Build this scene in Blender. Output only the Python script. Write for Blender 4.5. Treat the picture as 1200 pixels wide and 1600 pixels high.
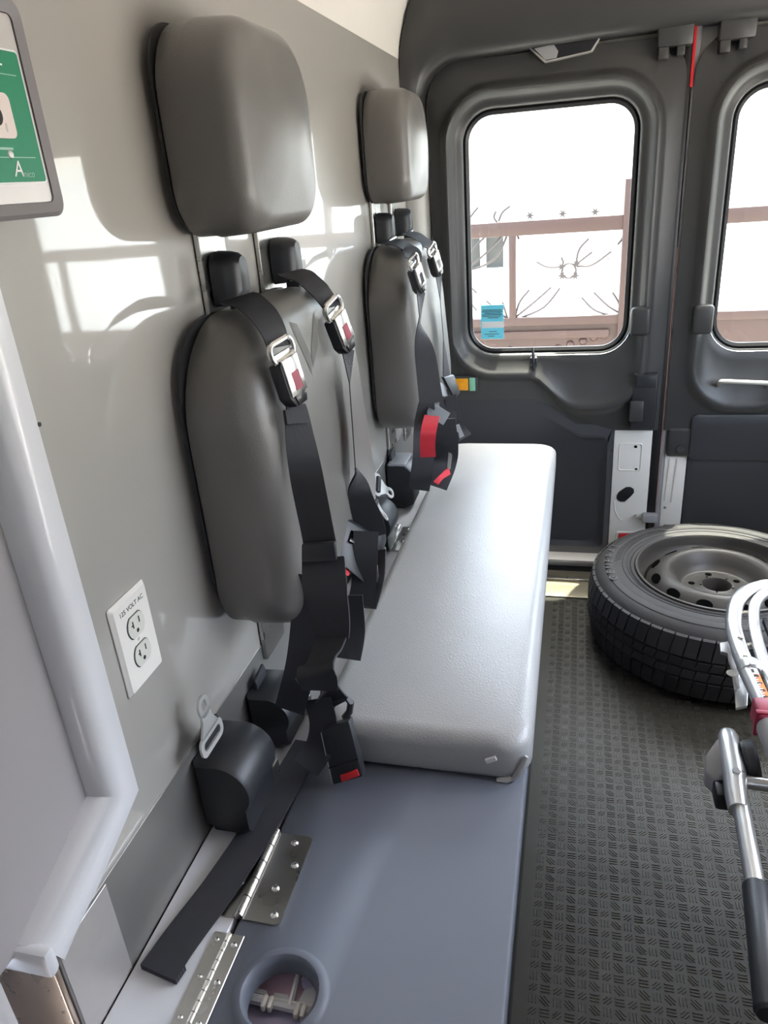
import bpy, bmesh, math, random
from mathutils import Vector, Matrix, Quaternion
random.seed(7)
PI = math.pi
scene = bpy.context.scene
col = scene.collection
for o in list(bpy.data.objects):
    bpy.data.objects.remove(o, do_unlink=True)

# ------------------------------------------------------------------ camera
# van axes: x from the left wall (x=0) to the right, y to the rear doors, z up from the floor
FPX = 1153.13
CAM = Vector((0.5, 0.0, 1.29))
RW = ((0.96943864, 0.03146314, -0.24330802),     # world x in (right, down, forward) of the camera
      (0.23424122, -0.41354639, 0.87983546),     # world y
      (-0.07293677, -0.90993926, -0.40827782))   # world z
cd = bpy.data.cameras.new('camera')
cam = bpy.data.objects.new('camera', cd)
col.objects.link(cam)
cd.sensor_fit = 'VERTICAL'
cd.sensor_height = 32.0
cd.sensor_width = 24.0
cd.lens = FPX / 1600.0 * 32.0
cd.clip_start = 0.02
cd.clip_end = 300
cam.matrix_world = Matrix(((RW[0][0], -RW[0][1], -RW[0][2], CAM.x),
                           (RW[1][0], -RW[1][1], -RW[1][2], CAM.y),
                           (RW[2][0], -RW[2][1], -RW[2][2], CAM.z),
                           (0, 0, 0, 1)))
scene.camera = cam

def ray(px, py):
    c = (px - 600.0, py - 800.0, FPX)
    return Vector([sum(RW[i][k] * c[k] for k in range(3)) for i in range(3)])
def onx(px, py, x):
    r = ray(px, py); return CAM + r * ((x - CAM.x) / r.x)
def ony(px, py, y):
    r = ray(px, py); return CAM + r * ((y - CAM.y) / r.y)
def onz(px, py, z):
    r = ray(px, py); return CAM + r * ((z - CAM.z) / r.z)

# ------------------------------------------------------------------ light
world = bpy.data.worlds.new('sky')
scene.world = world
world.use_nodes = True
wn = world.node_tree.nodes
wl = world.node_tree.links
bg = wn['Background']
sky = wn.new('ShaderNodeTexSky')
sky.sky_type = 'NISHITA'
sky.sun_disc = False
sky.sun_elevation = math.radians(74)
sky.sun_rotation = math.radians(20)
sky.dust_density = 4.0
sky.air_density = 1.0
sky.ozone_density = 1.0
hsv = wn.new('ShaderNodeHueSaturation')
hsv.inputs['Saturation'].default_value = 0.55
wl.new(sky.outputs[0], hsv.inputs['Color'])
wl.new(hsv.outputs[0], bg.inputs[0])
bg.inputs[1].default_value = 1.0
sd = bpy.data.lights.new('sun', 'SUN')
sd.energy = 9.0
sd.angle = math.radians(0.6)
sd.color = (1.0, 0.93, 0.80)
sun = bpy.data.objects.new('sun', sd)
col.objects.link(sun)
sun_dir = Vector((-0.12, -0.24, -1.0))
sun.rotation_euler = sun_dir.to_track_quat('-Z', 'Y').to_euler()
sun.location = (2, 6, 12)

vs = scene.view_settings
vs.view_transform = 'Standard'
vs.look = 'None'
vs.gamma = 1.0
vs.use_curve_mapping = False
vs.exposure = 1.65

# ------------------------------------------------------------------ materials
MATS = {}
def mat(name, color, rough=0.5, metal=0.0, var=0.06, vscale=8.0, bump=0.0, bscale=60.0, coat=0.0, coat_rough=0.05,
        spec=0.5, rvar=0.0, trans=0.0, ior=1.45, kind='noise', emis=None, stretch=None):
    if name in MATS:
        return MATS[name]
    m = bpy.data.materials.new(name)
    m.use_nodes = True
    nt = m.node_tree; n = nt.nodes; l = nt.links
    b = n['Principled BSDF']
    tc = n.new('ShaderNodeTexCoord')
    src = tc.outputs['Object']
    if stretch:
        mp = n.new('ShaderNodeMapping')
        mp.inputs['Scale'].default_value = stretch
        l.new(src, mp.inputs['Vector']); src = mp.outputs[0]
    nz = n.new('ShaderNodeTexNoise')
    nz.inputs['Scale'].default_value = vscale
    nz.inputs['Detail'].default_value = 5.0
    l.new(src, nz.inputs['Vector'])
    mx = n.new('ShaderNodeMix'); mx.data_type = 'RGBA'
    c = Vector(color)
    mx.inputs[6].default_value = (*[max(0, v * (1 - var)) for v in c], 1)
    mx.inputs[7].default_value = (*[min(1, v * (1 + var)) for v in c], 1)
    l.new(nz.outputs['Fac'], mx.inputs[0])
    l.new(mx.outputs[2], b.inputs['Base Color'])
    b.inputs['Metallic'].default_value = metal
    b.inputs['Roughness'].default_value = rough
    b.inputs['Specular IOR Level'].default_value = spec
    b.inputs['IOR'].default_value = ior
    b.inputs['Coat Weight'].default_value = coat
    b.inputs['Coat Roughness'].default_value = coat_rough
    if coat >= 1: b.inputs['Coat IOR'].default_value = 1.75
    b.inputs['Transmission Weight'].default_value = trans
    if rvar:
        mr = n.new('ShaderNodeMapRange')
        mr.inputs['To Min'].default_value = max(0, rough - rvar)
        mr.inputs['To Max'].default_value = min(1, rough + rvar)
        n2 = n.new('ShaderNodeTexNoise'); n2.inputs['Scale'].default_value = vscale * 2.3
        l.new(src, n2.inputs['Vector'])
        l.new(n2.outputs['Fac'], mr.inputs['Value'])
        l.new(mr.outputs[0], b.inputs['Roughness'])
    if bump:
        if kind == 'leather':
            t = n.new('ShaderNodeTexVoronoi'); t.inputs['Scale'].default_value = bscale
            t.feature = 'DISTANCE_TO_EDGE'
            h = t.outputs['Distance']
        elif kind == 'weave':
            t = n.new('ShaderNodeTexWave'); t.inputs['Scale'].default_value = bscale
            t.inputs['Distortion'].default_value = 0.5
            h = t.outputs['Fac']
        else:
            t = n.new('ShaderNodeTexNoise'); t.inputs['Scale'].default_value = bscale
            t.inputs['Detail'].default_value = 4.0
            h = t.outputs['Fac']
        l.new(src, t.inputs['Vector'])
        bp = n.new('ShaderNodeBump')
        bp.inputs['Strength'].default_value = bump
        bp.inputs['Distance'].default_value = 0.002
        l.new(h, bp.inputs['Height'])
        l.new(bp.outputs[0], b.inputs['Normal'])
        if coat:
            l.new(bp.outputs[0], b.inputs['Coat Normal'])
    if emis:
        b.inputs['Emission Color'].default_value = (*emis[0], 1)
        b.inputs['Emission Strength'].default_value = emis[1]
    MATS[name] = m
    return m

M = dict(
    wall=mat('wall_laminate', (0.37, 0.350, 0.318), 0.35, var=0.04, vscale=3, bump=0.25, bscale=2.2, coat=1.0, coat_rough=0.035),
    recess=mat('recess_moulding', (0.33, 0.305, 0.30), 0.5, var=0.05, vscale=3),
    ceiling=mat('ceiling_panel', (0.62, 0.59, 0.54), 0.5, var=0.03),
    lip=mat('white_moulded_edge', (0.66, 0.65, 0.66), 0.3, var=0.03, vscale=4, coat=0.4),
    kick=mat('brushed_steel_kick', (0.28, 0.272, 0.255), 0.33, metal=0.6, var=0.12, vscale=5, rvar=0.08),
    kickwarm=mat('steel_edge_strip', (0.55, 0.44, 0.36), 0.3, metal=0.9, var=0.15, vscale=14, rvar=0.1),
    seat=mat('grey_vinyl', (0.145, 0.137, 0.127), 0.36, var=0.05, vscale=4, bump=0.12, bscale=260, kind='leather', rvar=0.05),
    seatback=mat('seat_backing', (0.03, 0.03, 0.032), 0.6),
    cushion=mat('light_grey_vinyl', (0.36, 0.36, 0.355), 0.33, var=0.05, vscale=6, bump=0.22, bscale=190, kind='leather', rvar=0.08),
    board=mat('blue_grey_laminate', (0.115, 0.124, 0.150), 0.46, var=0.05, vscale=5, rvar=0.05),
    shelf=mat('white_laminate', (0.62, 0.62, 0.64), 0.35, var=0.04),
    web=mat('black_webbing', (0.022, 0.022, 0.027), 0.62, var=0.2, vscale=60, bump=0.35, bscale=420, kind='weave'),
    blackp=mat('black_plastic', (0.022, 0.023, 0.026), 0.42, var=0.15, vscale=30, bump=0.08, bscale=500),
    blackg=mat('black_gloss_plastic', (0.02, 0.02, 0.022), 0.22),
    red=mat('red_plastic', (0.62, 0.025, 0.03), 0.4),
    redweb=mat('red_webbing', (0.58, 0.02, 0.04), 0.6, bump=0.3, bscale=400, kind='weave'),
    chrome=mat('bright_steel', (0.72, 0.71, 0.69), 0.2, metal=1.0, var=0.05, vscale=20, rvar=0.06),
    satin=mat('satin_steel', (0.60, 0.60, 0.58), 0.35, metal=0.45, var=0.05),
    steel=mat('brushed_steel', (0.50, 0.49, 0.46), 0.3, metal=1.0, var=0.1, vscale=18, rvar=0.1),
    alum=mat('aluminium_tube', (0.66, 0.66, 0.65), 0.3, metal=0.9, var=0.06, vscale=12, rvar=0.06),
    dplast=mat('door_trim_plastic', (0.045, 0.045, 0.044), 0.36, var=0.05, vscale=6, bump=0.12, bscale=700),
    dplast2=mat('door_lower_panel', (0.040, 0.042, 0.046), 0.5, var=0.05, vscale=6, bump=0.1, bscale=500),
    lplast=mat('light_grey_pillar_plastic', (0.40, 0.39, 0.36), 0.45, var=0.04),
    rubber=mat('black_rubber_seal', (0.012, 0.012, 0.013), 0.4),
    whitem=mat('white_body_paint', (0.72, 0.71, 0.66), 0.25, var=0.03, coat=0.6),
    floor=mat('rubber_floor', (0.032, 0.030, 0.023), 0.5, var=0.12, vscale=5, rvar=0.08),
    sill=mat('worn_sill_metal', (0.30, 0.27, 0.20), 0.4, metal=0.4, var=0.15, vscale=12),
    tyre=mat('tyre_rubber', (0.034, 0.033, 0.033), 0.6, var=0.2, vscale=14, bump=0.15, bscale=120),
    rim=mat('black_painted_rim', (0.042, 0.038, 0.033), 0.45, var=0.15, vscale=10, rvar=0.08),
    dark=mat('dark_void', (0.004, 0.004, 0.004), 0.9, spec=0.0),
    ivory=mat('ivory_plastic', (0.74, 0.71, 0.66), 0.3, var=0.02),
    ivory2=mat('ivory_socket', (0.60, 0.59, 0.53), 0.3, var=0.02),
    ink=mat('black_ink', (0.02, 0.02, 0.02), 0.6),
    green=mat('green_label', (0.012, 0.22, 0.11), 0.4, var=0.06),
    gline=mat('pale_green_print', (0.30, 0.50, 0.40), 0.4),
    pinkw=mat('pinkish_white_plastic', (0.72, 0.62, 0.58), 0.4),
    plate=mat('satin_plate', (0.55, 0.52, 0.50), 0.38, metal=0.6, var=0.1, vscale=20),
    frame=mat('grey_frame', (0.20, 0.185, 0.19), 0.5),
    amber=mat('amber_plastic', (0.80, 0.33, 0.01), 0.35),
    lgreen=mat('pale_green_plastic', (0.22, 0.50, 0.35), 0.35),
    cyan=mat('cyan_sticker', (0.18, 0.72, 0.88), 0.5),
    paper=mat('white_paper', (0.80, 0.80, 0.80), 0.6),
    gate=mat('brown_gate_paint', (0.040, 0.019, 0.015), 0.45, var=0.15, vscale=8),
    iron=mat('wrought_iron', (0.04, 0.03, 0.028), 0.5),
    stucco=mat('white_render', (0.82, 0.81, 0.78), 0.8, var=0.04, vscale=2),
    wglass=mat('dark_window_glass', (0.06, 0.06, 0.055), 0.15),
    ground=mat('pale_concrete', (0.52, 0.50, 0.46), 0.85, var=0.1, vscale=1.5, bump=0.3, bscale=20),
    pinkp=mat('pink_box', (0.58, 0.40, 0.50), 0.5),
    lavender=mat('lavender_box', (0.48, 0.44, 0.62), 0.5),
    cardb=mat('box_brown', (0.30, 0.16, 0.12), 0.6),
    orange=mat('orange_sticker', (0.80, 0.17, 0.02), 0.45),
    crimson=mat('crimson_plastic', (0.28, 0.02, 0.05), 0.4),
    gplast=mat('grey_plastic', (0.30, 0.30, 0.31), 0.45),
    gskin=mat('blue_lantern', (0.18, 0.28, 0.32), 0.5),
)
def glass_mat(name, tint, rough=0.0, mixf=0.10):
    m = bpy.data.materials.new(name); m.use_nodes = True
    nt = m.node_tree; n = nt.nodes; l = nt.links
    n.remove(n['Principled BSDF'])
    out = n['Material Output']
    tr = n.new('ShaderNodeBsdfTransparent'); tr.inputs[0].default_value = (*tint, 1)
    gl = n.new('ShaderNodeBsdfGlossy'); gl.inputs['Roughness'].default_value = rough
    fr = n.new('ShaderNodeFresnel'); fr.inputs['IOR'].default_value = 1.5
    nz = n.new('ShaderNodeTexNoise'); nz.inputs['Scale'].default_value = 40
    mix = n.new('ShaderNodeMixShader')
    ge = n.new('ShaderNodeNewGeometry'); sb_ = n.new('ShaderNodeMath'); sb_.operation = 'SUBTRACT'; sb_.inputs[0].default_value = 1.0
    mu = n.new('ShaderNodeMath'); mu.operation = 'MULTIPLY'
    l.new(ge.outputs['Backfacing'], sb_.inputs[1]); l.new(sb_.outputs[0], mu.inputs[0]); l.new(fr.outputs[0], mu.inputs[1])
    l.new(mu.outputs[0], mix.inputs[0]); l.new(tr.outputs[0], mix.inputs[1]); l.new(gl.outputs[0], mix.inputs[2])
    l.new(mix.outputs[0], out.inputs[0])
    return m
M['glass'] = glass_mat('window_glass', (0.90, 0.93, 0.92))
M['clear'] = glass_mat('clear_plastic', (0.86, 0.84, 0.90), 0.08)

# ------------------------------------------------------------------ mesh helpers
def finish(name, me, m, parent=None, smooth=35, loc=None):
    me.validate()
    bmx = bmesh.new(); bmx.from_mesh(me)
    bmesh.ops.remove_doubles(bmx, verts=bmx.verts, dist=1e-6)
    bmesh.ops.recalc_face_normals(bmx, faces=bmx.faces)
    bmx.to_mesh(me); bmx.free()
    if smooth:
        me.polygons.foreach_set('use_smooth', [True] * len(me.polygons))
        me.set_sharp_from_angle(angle=math.radians(smooth))
    me.materials.append(M[m] if isinstance(m, str) else m)
    o = bpy.data.objects.new(name, me)
    col.objects.link(o)
    if loc is not None: o.location = loc
    if parent is not None:
        o.parent = parent
        pm = parent.matrix_basis.copy()
        o.matrix_parent_inverse = pm.inverted() if not parent.get('_local') else Matrix()
    return o

class MB:
    """collects geometry for ONE mesh part"""
    def __init__(s): s.v = []; s.f = []
    def add(s, vs, fs):
        b = len(s.v); s.v += [tuple(p) for p in vs]; s.f += [tuple(i + b for i in f) for f in fs]; return s
    def bm(s, bm_):
        bm_.verts.index_update()
        s.add([v.co.copy() for v in bm_.verts], [[v.index for v in f.verts] for f in bm_.faces]); bm_.free(); return s
    def box(s, lo, hi, bev=0.0, seg=2, mtx=None):
        b = bmesh.new()
        bmesh.ops.create_cube(b, size=1)
        lo = Vector(lo); hi = Vector(hi)
        for v in b.verts:
            v.co = Vector([(lo[i] + hi[i]) / 2 + v.co[i] * (hi[i] - lo[i]) for i in range(3)])
        if bev:
            bmesh.ops.bevel(b, geom=list(b.edges), offset=bev, segments=seg, affect='EDGES', profile=0.5)
        if mtx is not None:
            bmesh.ops.transform(b, matrix=mtx, verts=b.verts)
        return s.bm(b)
    def rings(s, rings, close=True, cap0=True, cap1=True):
        n = len(rings[0]); vs = [p for r in rings for p in r]; fs = []
        for k in range(len(rings) - 1):
            for i in range(n if close else n - 1):
                j = (i + 1) % n
                fs.append((k * n + i, k * n + j, (k + 1) * n + j, (k + 1) * n + i))
        if cap0: fs.append(tuple(range(n - 1, -1, -1)))
        if cap1: fs.append(tuple((len(rings) - 1) * n + i for i in range(n)))
        return s.add(vs, fs)
    def tube(s, pts, r, seg=10, caps=True):
        pts = [Vector(p) for p in pts]
        rr = r if isinstance(r, (list, tuple)) else [r] * len(pts)
        up = None; rings = []
        for i, p in enumerate(pts):
            t = (pts[min(i + 1, len(pts) - 1)] - pts[max(i - 1, 0)]).normalized()
            if up is None:
                up = t.orthogonal().normalized()
            else:
                up = (up - t * up.dot(t)).normalized()
            b = t.cross(up)
            rings.append([p + (up * math.cos(2 * PI * k / seg) + b * math.sin(2 * PI * k / seg)) * rr[i] for k in range(seg)])
        return s.rings(rings, cap0=caps, cap1=caps)
    def lathe(s, prof, seg=48, mtx=None):
        # prof: list of (r, z); about z
        n = len(prof); vs = []; fs = []
        for k in range(seg):
            a = 2 * PI * k / seg
            for r, z in prof:
                p = Vector((r * math.cos(a), r * math.sin(a), z))
                vs.append(mtx @ p if mtx is not None else p)
        for k in range(seg):
            k2 = (k + 1) % seg
            for i in range(n - 1):
                fs.append((k * n + i, k2 * n + i, k2 * n + i + 1, k * n + i + 1))
        return s.add(vs, fs)
    def prism(s, poly, dvec, bev=0.0):
        # closed 3D polygon extruded by dvec
        b = bmesh.new()
        d = Vector(dvec)
        v0 = [b.verts.new(Vector(p)) for p in poly]
        v1 = [b.verts.new(Vector(p) + d) for p in poly]
        n = len(poly)
        b.faces.new(v0[::-1]); b.faces.new(v1)
        for i in range(n):
            b.faces.new((v0[i], v0[(i + 1) % n], v1[(i + 1) % n], v1[i]))
        if bev:
            bmesh.ops.bevel(b, geom=list(b.edges), offset=bev, segments=2, affect='EDGES', profile=0.5)
        return s.bm(b)
    def ribbon(s, pts, wv, width, thick=0.0016, samples=6):
        # strap: spline through pts, width direction wv (one vector or one per point)
        pts = [Vector(p) for p in pts]
        if not isinstance(wv, list): wv = [Vector(wv)] * len(pts)
        wv = [Vector(w) for w in wv]
        ws = width if isinstance(width, (list, tuple)) else [width] * len(pts)
        P = []; W = []; S = []
        n = len(pts)
        for i in range(n - 1):
            p0 = pts[max(i - 1, 0)]; p1 = pts[i]; p2 = pts[i + 1]; p3 = pts[min(i + 2, n - 1)]
            for k in range(samples):
                t = k / samples
                P.append(0.5 * ((2 * p1) + (p2 - p0) * t + (2 * p0 - 5 * p1 + 4 * p2 - p3) * t * t + (3 * p1 - p0 - 3 * p2 + p3) * t ** 3))
                W.append(wv[i].lerp(wv[i + 1], t)); S.append(ws[i] * (1 - t) + ws[i + 1] * t)
        P.append(pts[-1]); W.append(wv[-1]); S.append(ws[-1])
        rings = []
        for i, p in enumerate(P):
            t = (P[min(i + 1, len(P) - 1)] - P[max(i - 1, 0)]).normalized()
            w = W[i] - t * W[i].dot(t)
            if w.length < 1e-6: w = t.orthogonal()
            w.normalize(); nn = t.cross(w)
            a = w * (S[i] / 2); c = nn * (thick / 2)
            rings.append([p - a - c, p - a * 0.5 - c, p + a * 0.5 - c, p + a - c, p + a + c, p + a * 0.5 + c, p - a * 0.5 + c, p - a + c])
        return s.rings(rings)
    def build(s, name, m, parent=None, smooth=35):
        me = bpy.data.meshes.new(name)
        me.from_pydata([tuple(v) for v in s.v], [], s.f)
        return finish(name, me, m, parent, smooth)

def rr(cx, cy, hx, hy, r, n=8):
    """rounded-rect outline, constant point count; r one radius or (BR, TR, TL, BL); starts at right side bottom, goes ccw"""
    rs = list(r) if isinstance(r, (tuple, list)) else [r] * 4
    rs = [max(1e-4, min(q, hx, hy)) for q in rs]
    out = []
    cs = [(cx + hx - rs[0], cy - hy + rs[0], -PI / 2, rs[0]), (cx + hx - rs[1], cy + hy - rs[1], 0, rs[1]),
          (cx - hx + rs[2], cy + hy - rs[2], PI / 2, rs[2]), (cx - hx + rs[3], cy - hy + rs[3], PI, rs[3])]
    for (x, y, a0, q) in cs:
        for k in range(n + 1):
            a = a0 + PI / 2 * k / n
            out.append((x + q * math.cos(a), y + q * math.sin(a)))
    return out
def densify(loop, m=4):
    """adds points along the straight runs of an rr loop (same count for every loop)"""
    n = len(loop); per = n // 4; out = []
    for c in range(4):
        seg = loop[c * per:(c + 1) * per]
        out += seg
        a = seg[-1]; b = loop[((c + 1) * per) % n]
        for k in range(1, m + 1):
            t = k / (m + 1); out.append((a[0] + (b[0] - a[0]) * t, a[1] + (b[1] - a[1]) * t))
    return out
def tag(o, label, cat, group=None, kind=None):
    if label: o['label'] = label
    if cat: o['category'] = cat
    if group: o['group'] = group
    if kind: o['kind'] = kind
    return o
def struct(o, label=None):
    o['kind'] = 'structure'
    if label: o['label'] = label
    return o
def empty(name, loc=(0, 0, 0)):
    o = bpy.data.objects.new(name, None); col.objects.link(o); o.location = loc
    o.empty_display_size = 0.05
    return o
def text_mesh(txt, size, depth=0.0005, shear=0.0, align='CENTER', spacing=1.0):
    cu = bpy.data.curves.new('lettering', 'FONT')
    cu.body = txt; cu.size = size; cu.extrude = depth; cu.align_x = align; cu.align_y = 'CENTER'; cu.shear = shear
    cu.space_character = spacing
    cu.resolution_u = 3
    o = bpy.data.objects.new('lettering', cu); col.objects.link(o)
    bpy.context.view_layer.update()
    me = bpy.data.meshes.new_from_object(o.evaluated_get(bpy.context.evaluated_depsgraph_get()))
    bpy.data.objects.remove(o, do_unlink=True)
    me.materials.clear()
    return me
def place_text(name, txt, size, m, parent, origin, xdir, ydir, **k):
    me = text_mesh(txt, size, **k)
    x = Vector(xdir).normalized(); y = Vector(ydir).normalized(); z = x.cross(y)
    mt = Matrix.Translation(origin) @ Matrix(((x.x, y.x, z.x, 0), (x.y, y.y, z.y, 0), (x.z, y.z, z.z, 0), (0, 0, 0, 1)))
    me.transform(mt)
    return finish(name, me, m, parent, smooth=0)
def copy_tree(o, parent=None):
    c = o.copy(); col.objects.link(c)
    if parent is not None: c.parent = parent
    for ch in o.children:
        copy_tree(ch, c)
    return c
def frame_mtx(o, x, y):
    x = Vector(x).normalized(); y = Vector(y); y = (y - x * y.dot(x)).normalized(); z = x.cross(y)
    return Matrix(((x.x, y.x, z.x, o[0]), (x.y, y.y, z.y, o[1]), (x.z, y.z, z.z, o[2]), (0, 0, 0, 1)))

# ================================================================== THE VAN SHELL
YD = 2.42          # inner face of the rear doors
YH = 2.33          # front of the dark surround of the rear doors

# floor with raised bar pattern
mb = MB(); mb.box((-0.02, -0.75, -0.05), (1.58, 2.20, 0.0))
floor = struct(mb.build('floor', 'floor'))
mb = MB()
P = 0.0205
def bar(x, y, dx, dy, w=0.0023, h=0.0015):
    d = Vector((dx, dy, 0)); L = d.length; d.normalize(); n = Vector((-d.y, d.x, 0))
    c = Vector((x, y, 0.0)); a = d * (L / 2); q = n * (w / 2)
    vs = [c - a - q, c + a - q, c + a + q, c - a + q]
    t = [Vector((v.x, v.y, h)) for v in (c - a * .86 - q * .45, c + a * .86 - q * .45, c + a * .86 + q * .45, c - a * .86 + q * .45)]
    mb.add(vs + t, [(4, 5, 6, 7), (0, 1, 5, 4), (1, 2, 6, 5), (2, 3, 7, 6), (3, 0, 4, 7)])
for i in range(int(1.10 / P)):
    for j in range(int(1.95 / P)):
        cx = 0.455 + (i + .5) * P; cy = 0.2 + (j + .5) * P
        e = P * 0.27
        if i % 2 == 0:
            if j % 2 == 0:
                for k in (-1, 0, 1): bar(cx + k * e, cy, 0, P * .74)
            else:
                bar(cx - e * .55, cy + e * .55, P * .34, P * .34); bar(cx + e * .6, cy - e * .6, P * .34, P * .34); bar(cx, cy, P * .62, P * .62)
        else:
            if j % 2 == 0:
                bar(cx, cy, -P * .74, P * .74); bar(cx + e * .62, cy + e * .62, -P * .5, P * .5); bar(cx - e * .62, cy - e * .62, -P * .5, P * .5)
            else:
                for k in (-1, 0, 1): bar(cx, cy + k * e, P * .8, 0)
o = mb.build('tread_bars', mat('lit_rubber_tread', (0.060, 0.057, 0.044), 0.34, var=0.15), floor, smooth=0); o['kind'] = 'stuff'  # bars coloured lighter than the floor, standing for the highlights they catch

# rear door sill, stepped strips
mb = MB(); mb.box((0.02, 2.20, -0.05), (1.54, 2.335, 0.004), .002)
sill = struct(mb.build('trim_1', 'sill'))
mb = MB(); mb.box((0.03, 2.155, 0.0), (1.53, 2.232, 0.006), .002); mb.build('edge_strip', 'sill', sill)
mb = MB(); mb.box((0.03, 2.262, 0.0), (1.53, 2.278, 0.012), .003); mb.build('ridge', 'steel', sill)
mb = MB(); mb.box((0.03, 2.33, -0.05), (1.53, 2.41, -0.006), .002); mb.build('channel', 'rubber', sill)
mb = MB(); mb.box((0.03, 2.385, -0.006), (1.53, 2.40, 0.012), .003); mb.build('seal', 'lplast', sill)

# left wall: laminate above, cut away at the front round a recess
ye, zc, ye2, zc2 = 0.555, 0.653, 0.40, 0.59
mb = MB()
poly = [(0, ye2, zc2), (0, YH + .1, zc2), (0, YH + .1, 1.60), (0, ye, 1.60), (0, ye, zc)]
mb.prism(poly, (-0.06, 0, 0))
wall_left = struct(mb.build('wall_left', 'wall', smooth=0))
# moulded lip round the recess
path = [(ye, 1.60), (ye, zc), (ye2, zc2)]
prof = [(.034, .0005), (.022, .003), (.010, .0035), (.003, .001), (-.003, -.005), (-.008, -.013), (-.011, -.023), (-.013, -.036), (.034, -.036)]   # (d away from the recess, x)
rings = []
nrm = [Vector((1, 0)), None, Vector((.379, -.925)).normalized()]
a, b = nrm[0], nrm[2]
mid = (a + b).normalized(); nrm[1] = mid / mid.dot(a)
for (y, z), n_ in zip(path, nrm):
    rings.append([(x, y + n_.x * (d - .006), z + n_.y * (d - .006)) for d, x in prof])
MB().rings(rings).build('moulded_edge', 'lip', wall_left, smooth=50)
# recess back and the dark space under it
MB().box((-0.045, -0.75, 0.60), (-0.033, 0.555, 1.62)).build('recess_panel', 'recess', wall_left)
MB().box((-0.16, -0.75, 0.0), (-0.15, 0.45, 0.62)).build('recess_lower_panel', 'board', wall_left)
MB().box((-0.16, -0.75, 0.585), (-0.06, 0.40, 0.60)).build('recess_ledge', 'board', wall_left)
MB().box((-0.078, 0.392, 0.0), (0.0015, 0.40, 0.572), .002).build('steel_edge', 'kickwarm', wall_left)
MB().box((-0.145, 0.386, 0.570), (0.004, 0.402, 0.606), .006).build('end_cap', 'lip', wall_left)
MB().box((-0.06, 0.40, 0.0), (-0.012, 2.42, 0.60)).build('wall_core', 'lplast', wall_left)
MB().box((-0.012, 0.401, 0.44), (0.0015, 2.335, 0.59), .0007, 1).build('kick_panel', 'kick', wall_left)
MB().box((0.0, 0.404, 0.441), (0.0022, 0.49, 0.585), .0006, 1).build('kick_patch', 'plate', wall_left)

# ceiling shell
cprof = [(0.0, 1.595), (.006, 1.64), (.022, 1.70), (.05, 1.755), (.10, 1.81), (.18, 1.85), (.32, 1.88), (.55, 1.895), (.78, 1.90)]
cprof = cprof + [(1.56 - x, z) for x, z in cprof[-2::-1]]
loop = cprof + [(x + (.04 if x > .78 else -.04) * (abs(x - .78) / .78) , z + .04) for x, z in cprof[::-1]]
MB().rings([[(x, y, z) for x, z in loop] for y in (-.75, YH + .12)]).build('ceiling', 'ceiling')
struct(bpy.data.objects['ceiling'])

# right wall, its unseen side opening shaped for the light; bulkhead behind the camera
mb = MB()
SY0, SY1 = .72, 1.95       # unseen side-door window, placed and sized for the light it lets in
mb.box((1.56, SY1, -.05), (1.62, YH + .12, 1.62)); mb.box((1.56, -.75, -.05), (1.62, SY0, 1.62)); mb.box((1.56, SY0, 1.52), (1.62, SY1, 1.62)); mb.box((1.56, SY0, -.05), (1.62, SY1, .76))
struct(mb.build('wall_right', 'lplast', smooth=0))
mb = MB(); mb.box((-.2, -.80, -.05), (1.62, -.75, 1.30)); mb.box((-.2, -.80, 1.45), (1.62, -.75, 1.95)); mb.box((-.2, -.80, 1.30), (.45, -.75, 1.45)); mb.box((1.15, -.80, 1.30), (1.62, -.75, 1.45))  # unseen bulkhead kept dark, with a slot added to admit front light
struct(mb.build('wall_front', 'frame', smooth=0))

# dark surround of the rear doors
arch_in = [(.052, 1.40)] + [(.052 + .11 * (1 - math.cos(t)), 1.475 + .11 * math.sin(t)) for t in [i * PI / 2 / 8 for i in range(9)]] + [(.78, 1.60)]
arch_out = []
n_in = len(arch_in)
for i in range(n_in):
    t = i / (n_in - 1)
    arch_out.append(t)
def cpos(t):
    # along the left half of the ceiling profile, from z=1.40 up to the middle
    pts = [(-.004, 1.40), (-.004, 1.595)] + cprof[1:9]
    L = [0]
    for p, q in zip(pts, pts[1:]): L.append(L[-1] + math.dist(p, q))
    s = t * L[-1]
    for k in range(len(pts) - 1):
        if s <= L[k + 1] + 1e-9:
            u = (s - L[k]) / (L[k + 1] - L[k]); return (pts[k][0] + (pts[k + 1][0] - pts[k][0]) * u, pts[k][1] + (pts[k + 1][1] - pts[k][1]) * u)
    return pts[-1]
left_out = [cpos(i / (n_in - 1)) for i in range(n_in)]
full_in = arch_in + [(1.56 - x, z) for x, z in arch_in[-2::-1]]
full_out = left_out + [(1.56 - x, z) for x, z in left_out[-2::-1]]
def lerp_loop(a, b, t): return [(p[0] + (q[0] - p[0]) * t, p[1] + (q[1] - p[1]) * t) for p, q in zip(a, b)]
rg = []
for t, y in ((0, YH + .09), (0, YH + .012), (.02, YH + .003), (.06, YH), (.80, YH + .012), (.93, YH + .022), (1.0, YH + .04), (1.0, YD + .03)):
    rg.append([(x, y, z) for x, z in lerp_loop(full_out, full_in, t)])
hdr = MB().rings(rg, close=False, cap0=False, cap1=False).build('trim_2', 'dplast', smooth=60)
struct(hdr)
for k, sx in enumerate((0, 1)):
    def X(x): return x if sx == 0 else 1.56 - x
    rg = [[(X(x), y, z) for x, y in ((-.004, YH + .09), (-.004, YH + .004), (.004, YH), (.030, YH + .008), (.046, YH + .022), (.052, YH + .04), (.052, YD + .03))] for z in (0.0, 1.399)]
    struct(MB().rings(rg, close=False, cap0=False, cap1=False).build('trim_%d' % (3 + k), 'lplast', smooth=60))
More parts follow.
